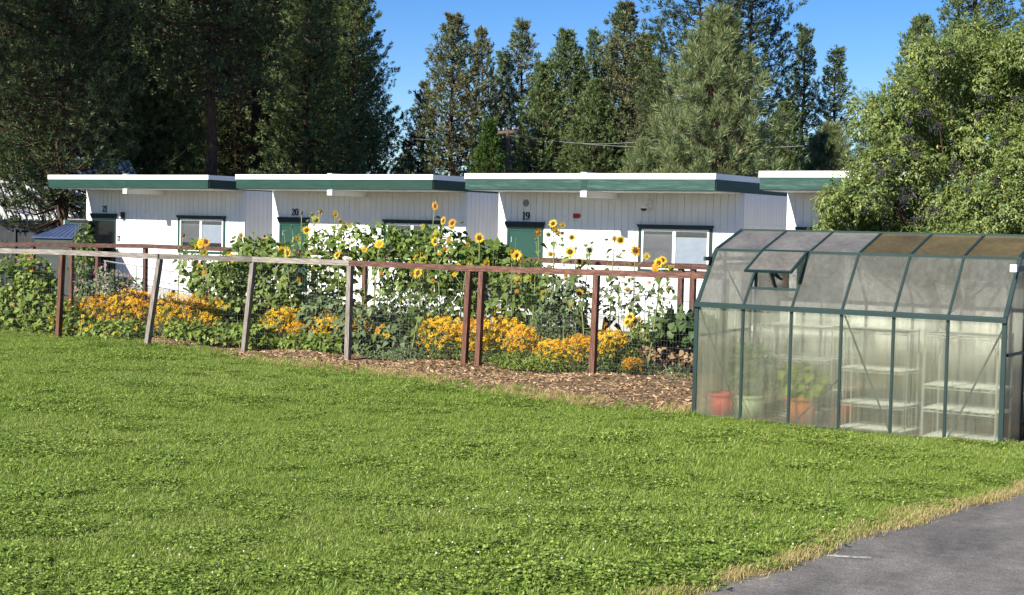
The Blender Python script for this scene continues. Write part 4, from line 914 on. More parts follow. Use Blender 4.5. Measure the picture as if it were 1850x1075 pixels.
SF = [
 ([(362,440,.10,'open'),(372,437,.09,'open'),(355,447,.08,'open'),(368,455,.07,'side')], 21.6, 'sunflower with a crowded yellow cluster of heads beside building 21 window', 10, 3),
 ([(331,425,.065,'seed')], 22.4, 'slender sunflower with one fading orange head left of the building 21 window', 7, 3),
 ([(417,467,.10,'open'),(408,470,.07,'side')], 20.9, 'sunflower with a bright yellow head just touching the grey rail above the second leaning post', 11, 4),
 ([(443,443,.085,'open'),(435,425,.07,'side'),(457,420,.05,'bud')], 22.3, 'sunflower with an orange centred head before the shaded siding between buildings 21 and 20', 8, 4),
 ([(479,434,.075,'open'),(490,424,.05,'bud')], 22.8, 'sunflower with one yellow head against the bright corner of building 20', 8, 2),
 ([(510,453,.085,'open'),(519,457,.09,'open'),(505,462,.07,'side'),(516,440,.06,'side')], 21.5, 'sunflower with an orange clump of heads below the green door of building 20', 9, 0),
 ([(545,384,.075,'side'),(527,410,.06,'side'),(513,418,.05,'bud')], 23.0, 'sunflower whose yellow head covers part of the number 20', 8, 0),
 ([(579,382,.075,'seed'),(563,386,.07,'bud'),(570,397,.085,'back')], 23.3, 'tall sunflower with brown spent head and green bud above the door of building 20', 9, 0),
 ([(605,387,.075,'side')], 23.6, 'tall sunflower with a lone orange side facing head against the shaded wall of building 20', 7, 0),
 ([(554,416,.085,'open'),(537,430,.06,'side'),(541,424,.05,'bud')], 22.6, 'sunflower with an orange head before the right half of building 20 door', 8, 0),
 ([(622,410,.10,'back'),(631,406,.06,'side')], 22.9, 'sunflower with pale yellow heads at the top of the white flecked vines', 8, 0),
 ([(685,441,.095,'open')], 21.9, 'sunflower with one round head alone over the vines left of building 20 window', 8, 0),
 ([(609,461,.075,'open'),(632,553,.06,'side')], 21.2, 'sunflower with a small orange head just above the junction of the grey and brown rails', 9, 0),
 ([(786,372,.085,'open')], 23.2, 'tallest sunflower, its single bright head highest of all above the garden', 8, 0),
 ([(801,399,.08,'open'),(817,403,.082,'open'),(834,401,.06,'bud')], 22.8, 'sunflower with two bright heads and a bud near the right end of building 20', 9, 0),
 ([(786,436,.082,'open'),(789,424,.08,'back'),(772,441,.05,'bud')], 22.0, 'sunflower with a dark centred head low over the dense vines near building 20 window', 8, 0),
 ([(866,430,.09,'open'),(846,431,.07,'side'),(845,442,.05,'side')], 22.5, 'sunflower with a bright head before the shaded siding between buildings 20 and 19', 9, 0),
 ([(760,452,.07,'seed'),(764,470,.07,'back')], 21.7, 'sunflower with a nodding seed head just above the brown rail', 8, 2),
 ([(854,471,.10,'side'),(878,475,.075,'side'),(845,468,.05,'side')], 21.4, 'sunflower with heads resting along the brown rail near the pair of brown posts', 8, 0),
 ([(755,493,.10,'open'),(745,494,.05,'side'),(766,492,.05,'side')], 20.6, 'sunflower with a large dark centred head just below the brown rail', 10, 0),
 ([(680,597,.075,'open')], 20.5, 'short sunflower with a small bright head low behind the wire near the grey corner post', 7, 0),
 ([(932,461,.095,'open'),(925,454,.06,'side'),(942,474,.05,'side')], 21.8, 'sunflower with yellow heads before the green door of building 19', 9, 0),
 ([(972,420,.08,'side'),(968,432,.05,'bud')], 23.0, 'sunflower with a narrow sideways head over the right edge of the door of building 19', 8, 0),
 ([(999,404,.08,'open'),(1004,416,.075,'side'),(1009,420,.06,'side'),(1016,421,.06,'seed'),(1016,431,.05,'seed')], 23.4, 'tall sunflower with a stack of yellow heads right of the door of building 19', 8, 3),
 ([(1033,429,.07,'open')], 23.4, 'thin sunflower with one small orange head right of the tall stack of heads', 5, 0),
 ([(1065,452,.08,'back'),(1058,443,.065,'bud'),(1069,438,.06,'bud')], 23.0, 'sunflower with a pale head between two dark green buds before building 19 wall', 7, 3),
 ([(1030,455,.095,'open'),(1040,450,.05,'side'),(1047,473,.07,'open')], 22.0, 'sunflower with ragged yellow heads low on the wall above the brown rail', 9, 2),
 ([(1110,431,.07,'side'),(1121,434,.085,'open'),(1098,464,.05,'bud')], 23.2, 'sunflower with twin heads, one dark centred, left of the window of building 19', 6, 2),
 ([(1148,453,.095,'open')], 22.6, 'sunflower with one dark centred head touching the left trim of the window of building 19', 6, 1),
 ([(1190,475,.085,'open'),(1184,484,.08,'open'),(1197,470,.07,'open'),(1203,482,.05,'bud')], 21.9, 'sunflower with a yellow cluster over the left pane of the window of building 19', 8, 0),
 ([(1138,573,.085,'open'),(1133,582,.08,'open'),(1146,580,.07,'open'),(1140,588,.07,'side'),(1145,565,.05,'side')], 22.4, 'short sunflower with a golden cluster low before the wall, right of the last brown post', 5, 0),
 ([(943,505,.075,'side'),(935,506,.07,'back'),(967,502,.07,'side')], 21.0, 'sunflower with heads just under the brown rail between the paired posts and the door', 9, 0),
 ([(1047,530,.07,'open'),(1024,541,.05,'side')], 20.9, 'sunflower with an orange head half way up the wire beside the last brown post', 9, 0),
]
for i, (hs_, Y, lab, nl, dead) in enumerate(SF): sunflower(hs_, Y, lab, nl+4, 0.19, dead, seed=i)

# --- leafy masses, each a plant of its own
def world_blobs(bl, Y):
    """picture ellipses (px, py, rx, ry, depth radius) at row Y to world ellipsoids, relative to the first one's foot"""
    out = []; 
    for (px, py, rx, ry, dr) in bl:
        c = at_y(px, py, Y); k = np.linalg.norm(np.array(c)-np.array([0, 0, CAM_H]))/F_PX
        out.append((c, (rx*k/0.84, dr, ry*k)))
    return out
def leafy_plant(name, label, cat, bl, Y, n, size, mat, group, base=HEART, stems=10, stemmat=None, seed=1, extra=None):
    rng = np.random.default_rng(seed); wb = world_blobs(bl, Y); c0 = wb[0][0]; g = Vector((c0.x, Y, float(gz(c0.x, Y))))
    t = thing(name, label, cat, g, 0, group); rel = [((c-g)[:], r) for c, r in wb]
    v, f = foliage(rng, rel, n, size, base); v[:, 2] = np.maximum(v[:, 2], 0.01)
    stuff(link('foliage', npmesh('foliage', v, f, mat), t))
    mb = MB()
    for k in range(stems):
        c, r = rel[k % len(rel)]; a = rng.normal(size=3)*0.5; top = Vector(c)+Vector((a[0]*r[0], a[1]*r[1], abs(a[2])*r[2]+r[2]*0.4)); b0 = Vector((top.x*0.9+rng.normal()*0.05, top.y*0.6, 0))
        mb.tube([b0, b0.lerp(top, 0.5)+Vector((rng.normal()*0.04, rng.normal()*0.04, 0)), top], [0.009, 0.007, 0.003], 5)
    mb.obj('stem', stemmat or M_stem, t)
    if extra: extra(t, rel, rng)
    return t
VG = 'bean vines and leafy plants behind the fence'
def whites(k):
    def fn(t, rel, rng):
        pos = np.concatenate([ell(rng, k//len(rel)+1, c, np.array(r)*1.02, 0.9)[0] for c, r in rel]); n = len(pos)
        v, f = scatter(flower_disc(rng, 5, 1, 0.2, 0.3), pos, rng.normal(size=(n, 3)), np.tile([0.3, -0.7, 0.5], (n, 1))+rng.normal(size=(n, 3))*0.4, 0.03+0.02*rng.random(n))
        stuff(link('blossoms', npmesh('blossoms', v, f, M_trimw), t))
    return fn
LP = leafy_plant
LP('bean_vine', 'tangle of bean vines with white blossom left of the brown rail', 'vine', [(600,470,55,60,.5),(560,470,50,50,.5),(640,440,45,40,.4),(600,560,60,60,.5)], 22.6, 620, 0.12, M_leafy, VG, stems=14, seed=11)
LP('bean_vine', 'dense dark bean vine covering the window of building 20', 'vine', [(730,470,60,60,.6),(790,470,70,65,.6),(690,440,45,40,.5),(760,540,90,60,.5),(840,480,50,45,.5)], 22.9, 1700, 0.12, M_vine, VG, stems=16, seed=12)
LP('bean_vine', 'leafy bean vine in front of the shaded siding beside building 19', 'vine', [(880,465,40,35,.5),(870,520,30,50,.4),(905,480,30,40,.4)], 23.2, 700, 0.12, M_vine, VG, stems=10, seed=13)
LP('leafy_plant', 'tall leafy plant behind the second leaning grey post', 'plant', [(500,500,45,60,.5),(450,520,40,70,.5),(520,570,50,60,.5)], 21.6, 800, 0.13, M_leaf, VG, stems=12, seed=14)
LP('leafy_plant', 'leafy plants tangled in the wire between the leaning posts', 'plant', [(400,520,35,60,.4),(430,580,40,50,.4)], 21.0, 520, 0.12, M_leaf, VG, stems=9, stemmat=M_drystem, seed=15)
LP('leafy_plant', 'broad grey green leaves low behind the grey corner post', 'plant', [(660,590,60,40,.4),(580,580,40,50,.4),(700,620,50,30,.4)], 20.8, 700, 0.13, M_greyleaf, VG, stems=10, seed=16)
LP('tomato_plant', 'fine leaved dark plant behind the wire left of the first brown post', 'plant', [(740,600,45,50,.5),(720,560,40,40,.4),(770,560,40,40,.4)], 21.4, 1500, 0.08, M_squash, VG, base=LANCE, stems=10, seed=17)
LP('leafy_plant', 'sparse leafy stalks before the green door of building 19', 'plant', [(950,510,40,45,.5),(920,540,35,50,.4),(990,530,40,45,.4)], 22.3, 520, 0.12, M_leaf, VG, stems=10, seed=18)
LP('leafy_plant', 'sparse stalks with few leaves before the sunlit wall beside the last brown post', 'plant', [(1030,540,40,40,.4),(1010,580,45,40,.4)], 22.0, 330, 0.11, M_greyleaf, VG, stems=12, seed=19)
LP('leafy_plant', 'thin bare stalks with scattered leaves right of the last brown post', 'plant', [(1120,530,35,45,.4),(1170,550,30,45,.4),(1195,540,20,50,.3)], 22.8, 170, 0.10, M_greyleaf, VG, stems=12, seed=20)
LP('tomato_plant', 'pale green tomato plant between two orange flower drifts', 'plant', [(1000,590,35,40,.4),(975,600,25,35,.4)], 21.3, 1100, 0.07, M_greyleaf, VG, base=LANCE, stems=8, seed=21)
LP('squash_plant', 'dark squash bush beside the corner of the greenhouse', 'plant', [(1240,595,45,32,.6),(1215,610,30,25,.4),(1262,610,30,35,.4)], 22.6, 520, 0.17, M_squash, VG, stems=8, seed=22)
LP('withered_squash', 'withered brown squash leaves at the foot of the dark bush', 'plant', [(1205,635,40,12,.5),(1245,645,30,12,.4)], 22.3, 230, 0.12, M_dryleaf, VG, stems=5, stemmat=M_drystem, seed=23)
LP('garden_weed', 'low green weeds right of the last brown post', 'plant', [(1110,655,35,20,.35),(1150,665,40,16,.35),(1100,630,25,25,.3)], 20.9, 900, 0.07, M_squash, VG, base=LANCE, stems=5, seed=24)
LP('garden_weed', 'small blue green weed in front of the squash bed', 'plant', [(1222,675,18,18,.25)], 20.9, 240, 0.06, M_greyleaf, VG, base=LANCE, stems=4, seed=25)
LP('garden_weed', 'low bright leaves at the foot of the second leaning post', 'plant', [(470,612,32,22,.3),(445,600,25,20,.3)], 20.3, 520, 0.09, M_leafy, VG, stems=5, seed=61)
LP('garden_weed', 'low leaves under the orange flowers left of the grey corner post', 'plant', [(540,622,36,18,.3),(590,622,34,18,.3)], 20.4, 620, 0.09, M_leafy, VG, stems=5, seed=62)
LP('garden_weed', 'low feathery weeds right of the grey corner post', 'plant', [(690,640,36,14,.3),(735,642,34,16,.3)], 20.5, 900, 0.07, M_greyleaf, VG, base=LANCE, stems=5, seed=63)
LP('garden_weed', 'low green weeds below the orange flowers right of the paired posts', 'plant', [(930,652,44,16,.3),(985,655,36,16,.3)], 20.5, 900, 0.075, M_leafy, VG, base=LANCE, stems=5, seed=64)
LP('garden_weed', 'low green weeds between the two leaning posts', 'plant', [(335,600,40,20,.3),(390,606,36,18,.3)], 20.2, 700, 0.085, M_leafy, VG, stems=5, seed=65)
LP('lily_plant', 'strap leaved plant with yellowing leaves before the wall skirting', 'plant', [(1160,610,18,28,.25),(1150,625,25,16,.3)], 22.4, 260, 0.13, M_leafy, VG, base=LANCE, stems=4, seed=26)
LP('leafy_plant', 'leafy stalks rising over the grey rail before the window of building 21', 'plant', [(350,480,22,50,.3),(375,510,30,40,.3)], 21.7, 230, 0.13, M_leaf, VG, stems=6, seed=51)
LP('leafy_plant', 'leafy stalks rising over the grey rail by the second leaning post', 'plant', [(440,465,30,38,.35),(480,462,28,34,.35),(420,500,25,30,.3)], 22.0, 420, 0.13, M_leaf, VG, stems=8, seed=52)
LP('tall_vine', 'thin climbing vine in front of the dark open door of building 21', 'vine', [(152,430,12,30,.3),(148,470,20,30,.3),(160,455,14,20,.3)], 27.0, 330, 0.09, M_vine, VG, stems=5, seed=27)
LB = 'leafy bushes at the left end of the fence'
def pinkfl(k, mat=M_pink, s=0.05, up=0.3):
    def fn(t, rel, rng):
        pos = np.concatenate([ell(rng, k//len(rel)+1, np.array(c)+np.array([0, -r[1]*0.3, r[2]*up]), np.array(r)*np.array([1, 1, 0.8]), 0.7)[0] for c, r in rel]); n = len(pos)
        v, f = scatter(flower_disc(rng, 9, 1, 0.2, 0.5), pos, rng.normal(size=(n, 3)), np.tile([0.3, -0.7, 0.5], (n, 1))+rng.normal(size=(n, 3))*0.4, s*(0.6+0.6*rng.random(n)))
        stuff(link('blossoms', npmesh('blossoms', v, f, mat), t))
    return fn
LP('leafy_bush', 'tall green bush at the left edge, its leaves over the grey rail', 'bush', [(15,520,35,60,.4),(10,580,50,40,.4),(40,560,35,60,.4)], 19.75, 900, 0.115, M_leafy, LB, stems=12, seed=31, extra=pinkfl(14, up=0.6))
LP('leafy_bush', 'tall green bush left of the first grey post with a red bloom', 'bush', [(75,540,35,55,.4),(85,590,40,35,.4),(60,500,25,40,.35)], 19.75, 850, 0.115, M_leafy, LB, stems=12, seed=32, extra=pinkfl(30, M_rud, 0.04))
LP('leafy_bush', 'low bright green plants right of the first grey post', 'bush', [(140,590,30,28,.35),(165,600,30,22,.3),(118,580,20,35,.3)], 19.75, 620, 0.10, M_leafy, LB, stems=8, seed=33, extra=pinkfl(34, M_rud, 0.04, 0.5))
LP('leafy_bush', 'low bright green plants left of the first leaning post', 'bush', [(200,600,35,22,.35),(235,600,25,22,.3)], 19.7, 520, 0.09, M_leafy, LB, stems=6, seed=34, extra=pinkfl(24, M_rud, 0.04, 0.5))
LP('leafy_bush', 'leafy bush standing outside the frame at the left end of the fence', 'bush', [(-60,540,50,60,.5),(-40,590,60,40,.5)], 19.8, 700, 0.115, M_leafy, LB, stems=8, seed=35)
HB = 'pink hollyhocks behind the grey rail'
for i, (px, py, hh, lab) in enumerate(((192, 505, 36, 'hollyhock spire with pink blooms between the first post and the leaning post'), (214, 512, 30, 'hollyhock with a round pink bloom on the sunlit wall of building 21'), (238, 515, 25, 'dusty pink flower heads right of the hollyhock spire, above the orange drift'), (215, 520, 40, 'pale pink faded flower heads behind the orange drift'), (165, 500, 30, 'pale leafed flowering stalks just right of the first grey post'))):
    LP('hollyhock', lab, 'flower', [(px, py, 14 if i < 2 else 28, hh*0.7, .25), (px-4, py+25, 22, 26, .25)], 21.0+0.3*i, 160, 0.07, M_greyleaf, HB, stems=6, seed=41+i, extra=pinkfl(26 if i != 4 else 12, s=0.045))

# --- black-eyed Susans: 4 prototypes of flower mats, each clump a plant of its own
def susan_meshes(seed, nfl=400):
    rng = np.random.default_rng(seed); th = rng.random(nfl)*2*PI; q = np.sqrt(rng.random(nfl)); x, y = q*np.cos(th), q*np.sin(th)
    h = 0.52+0.48*np.sqrt(np.clip(1-0.75*q*q, 0, 1))-0.5*rng.random(nfl)**1.3+np.where(rng.random(nfl) < 0.15, 0.16*rng.random(nfl), 0)
    x = x*(1+0.25*rng.normal(size=nfl)*0.6); pos = np.stack([x*0.5, y*0.5, h], 1); n = nfl
    up = np.tile([0.05, -0.55, 0.75], (n, 1))+rng.normal(size=(n, 3))*0.3+np.stack([x, y, 0*x], 1)*0.3
    fls = [flower_disc(rng, 10, 1, 0.25, 0.1) for _ in range(3)]
    sz = 0.047*(0.75+0.5*rng.random(n)); parts = [scatter(fls[k], pos[k::3], rng.normal(size=(len(pos[k::3]), 3)), up[k::3], sz[k::3]) for k in range(3)]
    v, f = merge(parts); pm = npmesh('blossoms', v, f, M_rud if seed % 2 else M_rud2)
    cone = (np.array([(0.3, 0, 0), (-0.15, 0.26, 0), (-0.15, -0.26, 0), (0, 0, 0.3)], np.float32), np.array([(0, 1, 3), (1, 2, 3), (2, 0, 3)], np.int32))
    v, f = scatter(cone, pos+unit(up)*0.002, rng.normal(size=(n, 3)), up, sz); dm = npmesh('flower_eyes', v, f, M_disc)
    m_ = 800; p = np.stack([rng.normal(size=m_)*0.25, rng.normal(size=m_)*0.25, rng.random(m_)**0.7*0.72], 1)
    v, f = scatter(lance_leaf(0.28, 0.35), p, rng.normal(size=(m_, 3))+np.array([0, 0, 0.4]), np.tile([0, -0.3, 1.0], (m_, 1))+rng.normal(size=(m_, 3))*0.4, 0.10*(0.6+0.7*rng.random(m_))); lm = npmesh('foliage', v, f, M_leaf)
    mb = MB()
    for k in range(0, nfl, 5): mb.tube([(pos[k][0]*0.45, pos[k][1]*0.45, 0), (pos[k][0]*0.8, pos[k][1]*0.8, pos[k][2]*0.55), tuple(pos[k])], 0.004, 3, cap=False)
    return pm, dm, lm, mb.mesh('stems', M_stem)
SUS = [susan_meshes(60+i) for i in range(4)]
SG = 'clumps of orange black eyed Susans along the fence'
def susan(px, py_top, Y, wpx, label, k):
    p = at_y(px, py_top, Y); g = Vector((p.x, Y, float(gz(p.x, Y)))); hh = max(0.25, p.z-g.z); kx = np.linalg.norm(np.array(p))/F_PX; wx = wpx*kx/0.84
    t = thing('black_eyed_susan', label, 'flowers', g, k*1.3, SG); t.scale = (wx, max(0.5, wx*0.8), hh/0.98); t.rotation_euler = (0, 0, 0)
    for me, nm in zip(SUS[k % 4], ('blossoms', 'flower_eyes', 'foliage', 'stem')): stuff(link(nm, me, t))
for i, a in enumerate((
    (22, 548, 20.2, 40, 'small clump of black eyed Susans at the left edge of the picture'),
    (58, 556, 20.2, 40, 'small yellow black eyed Susan clump among the left hand bushes'),
    (92, 535, 20.4, 45, 'small clump of orange black eyed Susans left of the first grey post'),
    (140, 540, 20.4, 50, 'black eyed Susan clump just right of the first grey post'),
    (180, 533, 20.5, 60, 'black eyed Susan clump below the pink hollyhocks'),
    (225, 524, 20.5, 60, 'black eyed Susan clump left of the first leaning post'),
    (258, 528, 20.6, 55, 'black eyed Susan clump crossed by the first leaning post'),
    (310, 531, 20.6, 65, 'black eyed Susan clump just right of the first leaning post'),
    (352, 534, 20.7, 60, 'black eyed Susan clump half way between the two leaning posts'),
    (388, 540, 20.8, 55, 'rusty orange black eyed Susan clump left of the second leaning post'),
    (125, 590, 20.1, 30, 'low yellow black eyed Susan clump at the foot of the first grey post'),
    (515, 556, 20.9, 75, 'black eyed Susan clump right of the second leaning post'),
    (545, 580, 20.6, 50, 'lower black eyed Susan clump before the grey green leaves'),
    (592, 570, 20.7, 60, 'black eyed Susan clump left of the grey corner post'),
    (650, 572, 20.8, 55, 'sparse black eyed Susan clump just right of the grey corner post'),
    (800, 574, 20.9, 80, 'broad black eyed Susan clump left of the pair of brown posts'),
    (852, 580, 21.0, 70, 'black eyed Susan clump seen through the pair of brown posts'),
    (905, 573, 20.9, 85, 'tall black eyed Susan clump right of the pair of brown posts'),
    (945, 590, 20.7, 55, 'black eyed Susan clump before the pale tomato plant'),
    (1000, 614, 20.6, 60, 'low black eyed Susan clump left of the last brown post'),
    (1045, 606, 20.7, 55, 'black eyed Susan clump close to the left side of the last brown post'),
    (1100, 596, 20.9, 65, 'black eyed Susan clump right of the last brown post'),
    (1143, 646, 20.6, 26, 'tiny black eyed Susan tuft over the mulch near the weeds'))):
    susan(*a, i)

# --- plants in the greenhouse
pot(0.20, 0.35, 0.17, 0.30, M_potred, 'bright red plastic pot at the left end of the greenhouse')
pot(0.50, 0.50, 0.17, 0.28, M_potgr, 'pale green pot beside the red pot in the greenhouse')
pot(1.25, 0.33, 0.19, 0.34, M_potor, 'orange terracotta coloured pot under the yellow green plant')
pot(1.56, 0.78, 0.17, 0.30, M_potred2, 'dull red bucket beside the shelf units in the greenhouse', 'bucket', 'bucket')
def gh_plant(x, y, z0, r, n, size, mat, label, seed):
    rng = np.random.default_rng(seed); t = thing('potted_plant', label, 'plant', in_gh(x, y, z0), 0, 'plants in the greenhouse')
    v, f = foliage(rng, [((0, 0, r[2]*1.1), r)], n, size); stuff(link('foliage', npmesh('foliage', v, f, mat), t))
    mb = MB()
    for k in range(8): a = rng.normal(size=2)*0.12; mb.tube([(a[0]*0.3, a[1]*0.3, 0), (a[0], a[1], r[2]*1.3)], 0.006, 4)
    mb.obj('stem', M_stem, t)
M_lime = leafmat('lime_leaves', [(0.0, (0.22, 0.30, 0.02)), (0.5, (0.36, 0.46, 0.04)), (1.0, (0.50, 0.56, 0.10))], 0.4, 0.5)
gh_plant(1.25, 0.34, 0.28, (0.30, 0.24, 0.2), 120, 0.13, M_lime, 'yellow green leafy plant growing in the orange pot', 71)
gh_plant(0.50, 0.50, 0.22, (0.27, 0.22, 0.33), 170, 0.10, M_leafy, 'green leafy plant growing in the pale green pot', 72)
gh_plant(0.30, 0.78, 0.0, (0.22, 0.22, 0.42), 160, 0.10, M_vine, 'dark green plant behind the red pot in the greenhouse', 73)

# ------------------------------------------------------------------ trees
def needles(rng, pos, axis, L, K, wd, flare=0.75):
    """bottlebrush shoots: needles spring from along each shoot and lean towards its tip"""
    n = len(pos); ax = unit(axis)[:, None, :]; u = rng.random((n, K))**0.8; Lc = L[:, None]
    base = pos[:, None, :]+ax*(Lc*0.62*u)[..., None]
    rad_ = rng.normal(size=(n, K, 3)); rad_ -= ax*np.sum(rad_*ax, -1, keepdims=True); rad_ = unit(rad_)
    d = unit(ax*(0.45+0.75*u)[..., None]+rad_*flare+rng.normal(size=(n, K, 3))*0.18)
    ln = Lc*(0.40+0.16*rng.random((n, K))); tip = base+d*ln[..., None]; mid = base+(tip-base)*0.55
    side = unit(np.cross(d, rng.normal(size=(n, K, 3))))*(wd*ln)[..., None]
    low = base+(tip-base)*0.25; V = np.stack([low+side*1.15, tip, low-side*1.15], 2).reshape(-1, 3); o = np.arange(n*K)*3
    return V, np.stack([o, o+1, o+2], 1)
def pine_meshes(seed, H, R, cb, shape, mat, L=0.38, K=9, wd=0.07, whorl=0.55, per=5, tpb=9, upsweep=0.25, trunk_r=None, gap=0.0, dead=0, lean=0.0, topt=1.0):
    """trunk with limbs, crown of needle brushes. R crown radius, cb crown base as a fraction of H; shape(f) radius profile, f 0 at crown base .. 1 at tip"""
    rng = np.random.default_rng(seed); rnd = random.Random(seed); tr = trunk_r or H*0.014
    mb = MB(); zs = np.linspace(0, H*0.985, 9); wob = [Vector((rnd.uniform(-1, 1)*0.006*H*(0 if i == 0 else 1), rnd.uniform(-1, 1)*0.006*H*(0 if i == 0 else 1), z)) for i, z in enumerate(zs)]
    mb.tube(wob, [tr*(1.25 if i == 0 else 1)*(1-0.93*z/H) for i, z in enumerate(zs)], 9)
    def trunk(z): return np.array([np.interp(z, zs, [w_.x for w_ in wob]), np.interp(z, zs, [w_.y for w_ in wob]), z])
    P = []; Dd = []; Ls = []; z = H*cb; ph = rnd.random()*6
    while z < H*0.985:
        f = (z/H-cb)/(1-cb); rr = R*shape(f); k = max(3, int(per*(0.7+0.6*rnd.random())))
        for j in range(k):
            if rnd.random() < gap: continue
            a = ph+2*PI*(j+rnd.uniform(-0.35, 0.35))/k; Lb = rr*rnd.choice((rnd.uniform(0.5, 0.85), rnd.uniform(0.75, 1.0), rnd.uniform(0.95, 1.22)))
            if Lb < 0.15: Lb = 0.15
            base = trunk(z+rnd.uniform(-0.2, 0.2)*whorl); o = np.array([math.cos(a), math.sin(a), 0.0])
            sl = (upsweep*(0.4+1.2*f)+rnd.uniform(-0.18, 0.15))
            def bp(s): return base+o*Lb*s+np.array([0, 0, Lb*(sl*s-0.30*(1-f)*s*(1-s)*2+0.22*s*s*s)])
            mb.tube([bp(0), bp(0.4), bp(0.75), bp(1.0)], [tr*0.22*(1-0.6*f)+0.008, tr*0.15*(1-0.6*f)+0.007, 0.012, 0.006], 3, cap=False)
            nt_ = max(2, int(tpb*(0.35+0.65*Lb/max(R, 0.1))))
            for q in range(nt_):
                sq = 1-0.85*(rnd.random()**1.25) if q else 1.0; c = bp(sq); lat = (1.08-sq)*Lb*0.42
                tw = np.array([-o[1], o[0], 0.0])*rnd.gauss(0, 1)*lat + o*abs(rnd.gauss(0, 1))*lat*0.4 + np.array([0, 0, rnd.gauss(0, 1)*lat*0.22+0.1*L])
                P.append(c+tw); dd = o*rnd.uniform(0.15, 0.9)+tw*0.5/max(lat, 0.2)+np.array([rnd.gauss(0, .22), rnd.gauss(0, .22), rnd.uniform(0.45, 1.1)]); Dd.append(dd); Ls.append(L*rnd.uniform(0.7, 1.25)*(1-0.25*f))
        ph += 1.1; z += whorl*(0.75+0.5*rnd.random())*(1-0.45*f)
    for q in range(8): P.append(trunk(H*(0.985-0.016*q))+rng.normal(size=3)*0.05); Dd.append(np.array([rnd.gauss(0, .3), rnd.gauss(0, .3), 1.0])); Ls.append(L*0.9)
    for k in range(dead):
        zz = H*cb*(0.25+0.8*rnd.random()); a = rnd.random()*6.28; Lb = R*rnd.uniform(0.25, 0.7); b0 = trunk(zz); o = np.array([math.cos(a), math.sin(a), 0])
        mb.tube([b0, b0+o*Lb*0.5+np.array([0, 0, -0.05*Lb]), b0+o*Lb+np.array([0, 0, -0.35*Lb])], [0.03, 0.02, 0.008], 4, cap=False)
    P = np.array(P); Dd = unit(np.array(Dd)); Ls = np.array(Ls); V, Fa = needles(rng, P, Dd, Ls, K, wd)
    return mb.mesh('trunk', M_bark), npmesh('crown', V, Fa, mat)
con = lambda f: (1-f)**0.92*(0.82+0.18*min(1, f*5))+0.03
rnd_ = lambda f: math.sqrt(max(0.0, 1-(max(f-0.28, 0)/0.72)**2))*(0.75+0.25*min(1, f*4))*(1-0.25*f)+0.03
col_ = lambda f: (1-f**1.9)*(0.8+0.2*min(1, f*6))+0.04
hero = lambda f: (min(1.0, 0.86+f*0.9) if f < 0.12 else max(0.0, 1-((f-0.10)/0.90)**0.98))*0.98+0.02
PT = {
 'dark0': pine_meshes(101, 24, 5.2, 0.10, col_, M_pine_shade, 0.62, 17, 0.11, 0.60, 9, 19, 0.10),
 'dark1': pine_meshes(102, 26, 5.6, 0.47, rnd_, M_pine_shade, 0.70, 17, 0.11, 0.62, 8, 19, 0.10, 0.50, dead=26),
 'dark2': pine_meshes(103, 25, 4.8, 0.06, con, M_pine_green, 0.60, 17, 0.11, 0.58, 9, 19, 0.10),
 'dark3': pine_meshes(111, 25, 5.0, 0.17, rnd_, M_pine_shade, 0.62, 17, 0.11, 0.62, 9, 18, 0.05, 0.40, dead=10),
 'tall': pine_meshes(112, 34, 4.2, 0.56, rnd_, M_pine_shade, 0.66, 16, 0.11, 0.75, 8, 18, 0.10, 0.45, dead=6),
 'mid0': pine_meshes(104, 16, 4.2, 0.07, con, M_pine_mid, 0.62, 16, 0.12, 0.46, 8, 12, 0.30),
 'mid1': pine_meshes(105, 16, 3.9, 0.08, con, M_pine_mid, 0.62, 16, 0.12, 0.52, 7, 12, 0.30, gap=0.10),
 'mid2': pine_meshes(106, 15, 4.3, 0.06, con, M_pine_green, 0.62, 16, 0.12, 0.44, 8, 13, 0.32),
 'thin0': pine_meshes(107, 17, 3.1, 0.10, con, M_pine_green, 0.58, 15, 0.12, 0.55, 7, 12, 0.25, gap=0.12),
 'big0': pine_meshes(108, 25, 5.2, 0.14, rnd_, M_pine_shade, 0.70, 17, 0.11, 0.80, 8, 20, 0.2, 0.34, gap=0.05, dead=6),
 'young': pine_meshes(109, 10, 3.1, 0.03, hero, M_pine_young, 0.74, 64, 0.040, 0.34, 9, 7, 0.6, 0.16),
 'cedar': pine_meshes(110, 7, 1.5, 0.02, con, M_cedar, 0.34, 14, 0.16, 0.18, 8, 8, 0.5, 0.1),
}
PH = {'dark0': 24, 'dark1': 26, 'dark2': 25, 'dark3': 25, 'tall': 34, 'mid0': 16, 'mid1': 16, 'mid2': 15, 'thin0': 17, 'big0': 25, 'young': 10, 'cedar': 7}
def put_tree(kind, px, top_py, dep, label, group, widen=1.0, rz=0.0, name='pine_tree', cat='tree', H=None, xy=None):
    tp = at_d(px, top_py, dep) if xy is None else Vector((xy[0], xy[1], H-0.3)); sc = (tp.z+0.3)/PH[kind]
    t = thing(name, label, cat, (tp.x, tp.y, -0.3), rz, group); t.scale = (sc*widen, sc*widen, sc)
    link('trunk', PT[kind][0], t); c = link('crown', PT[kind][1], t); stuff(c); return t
GLT = 'tall pines behind building 21 and 20'
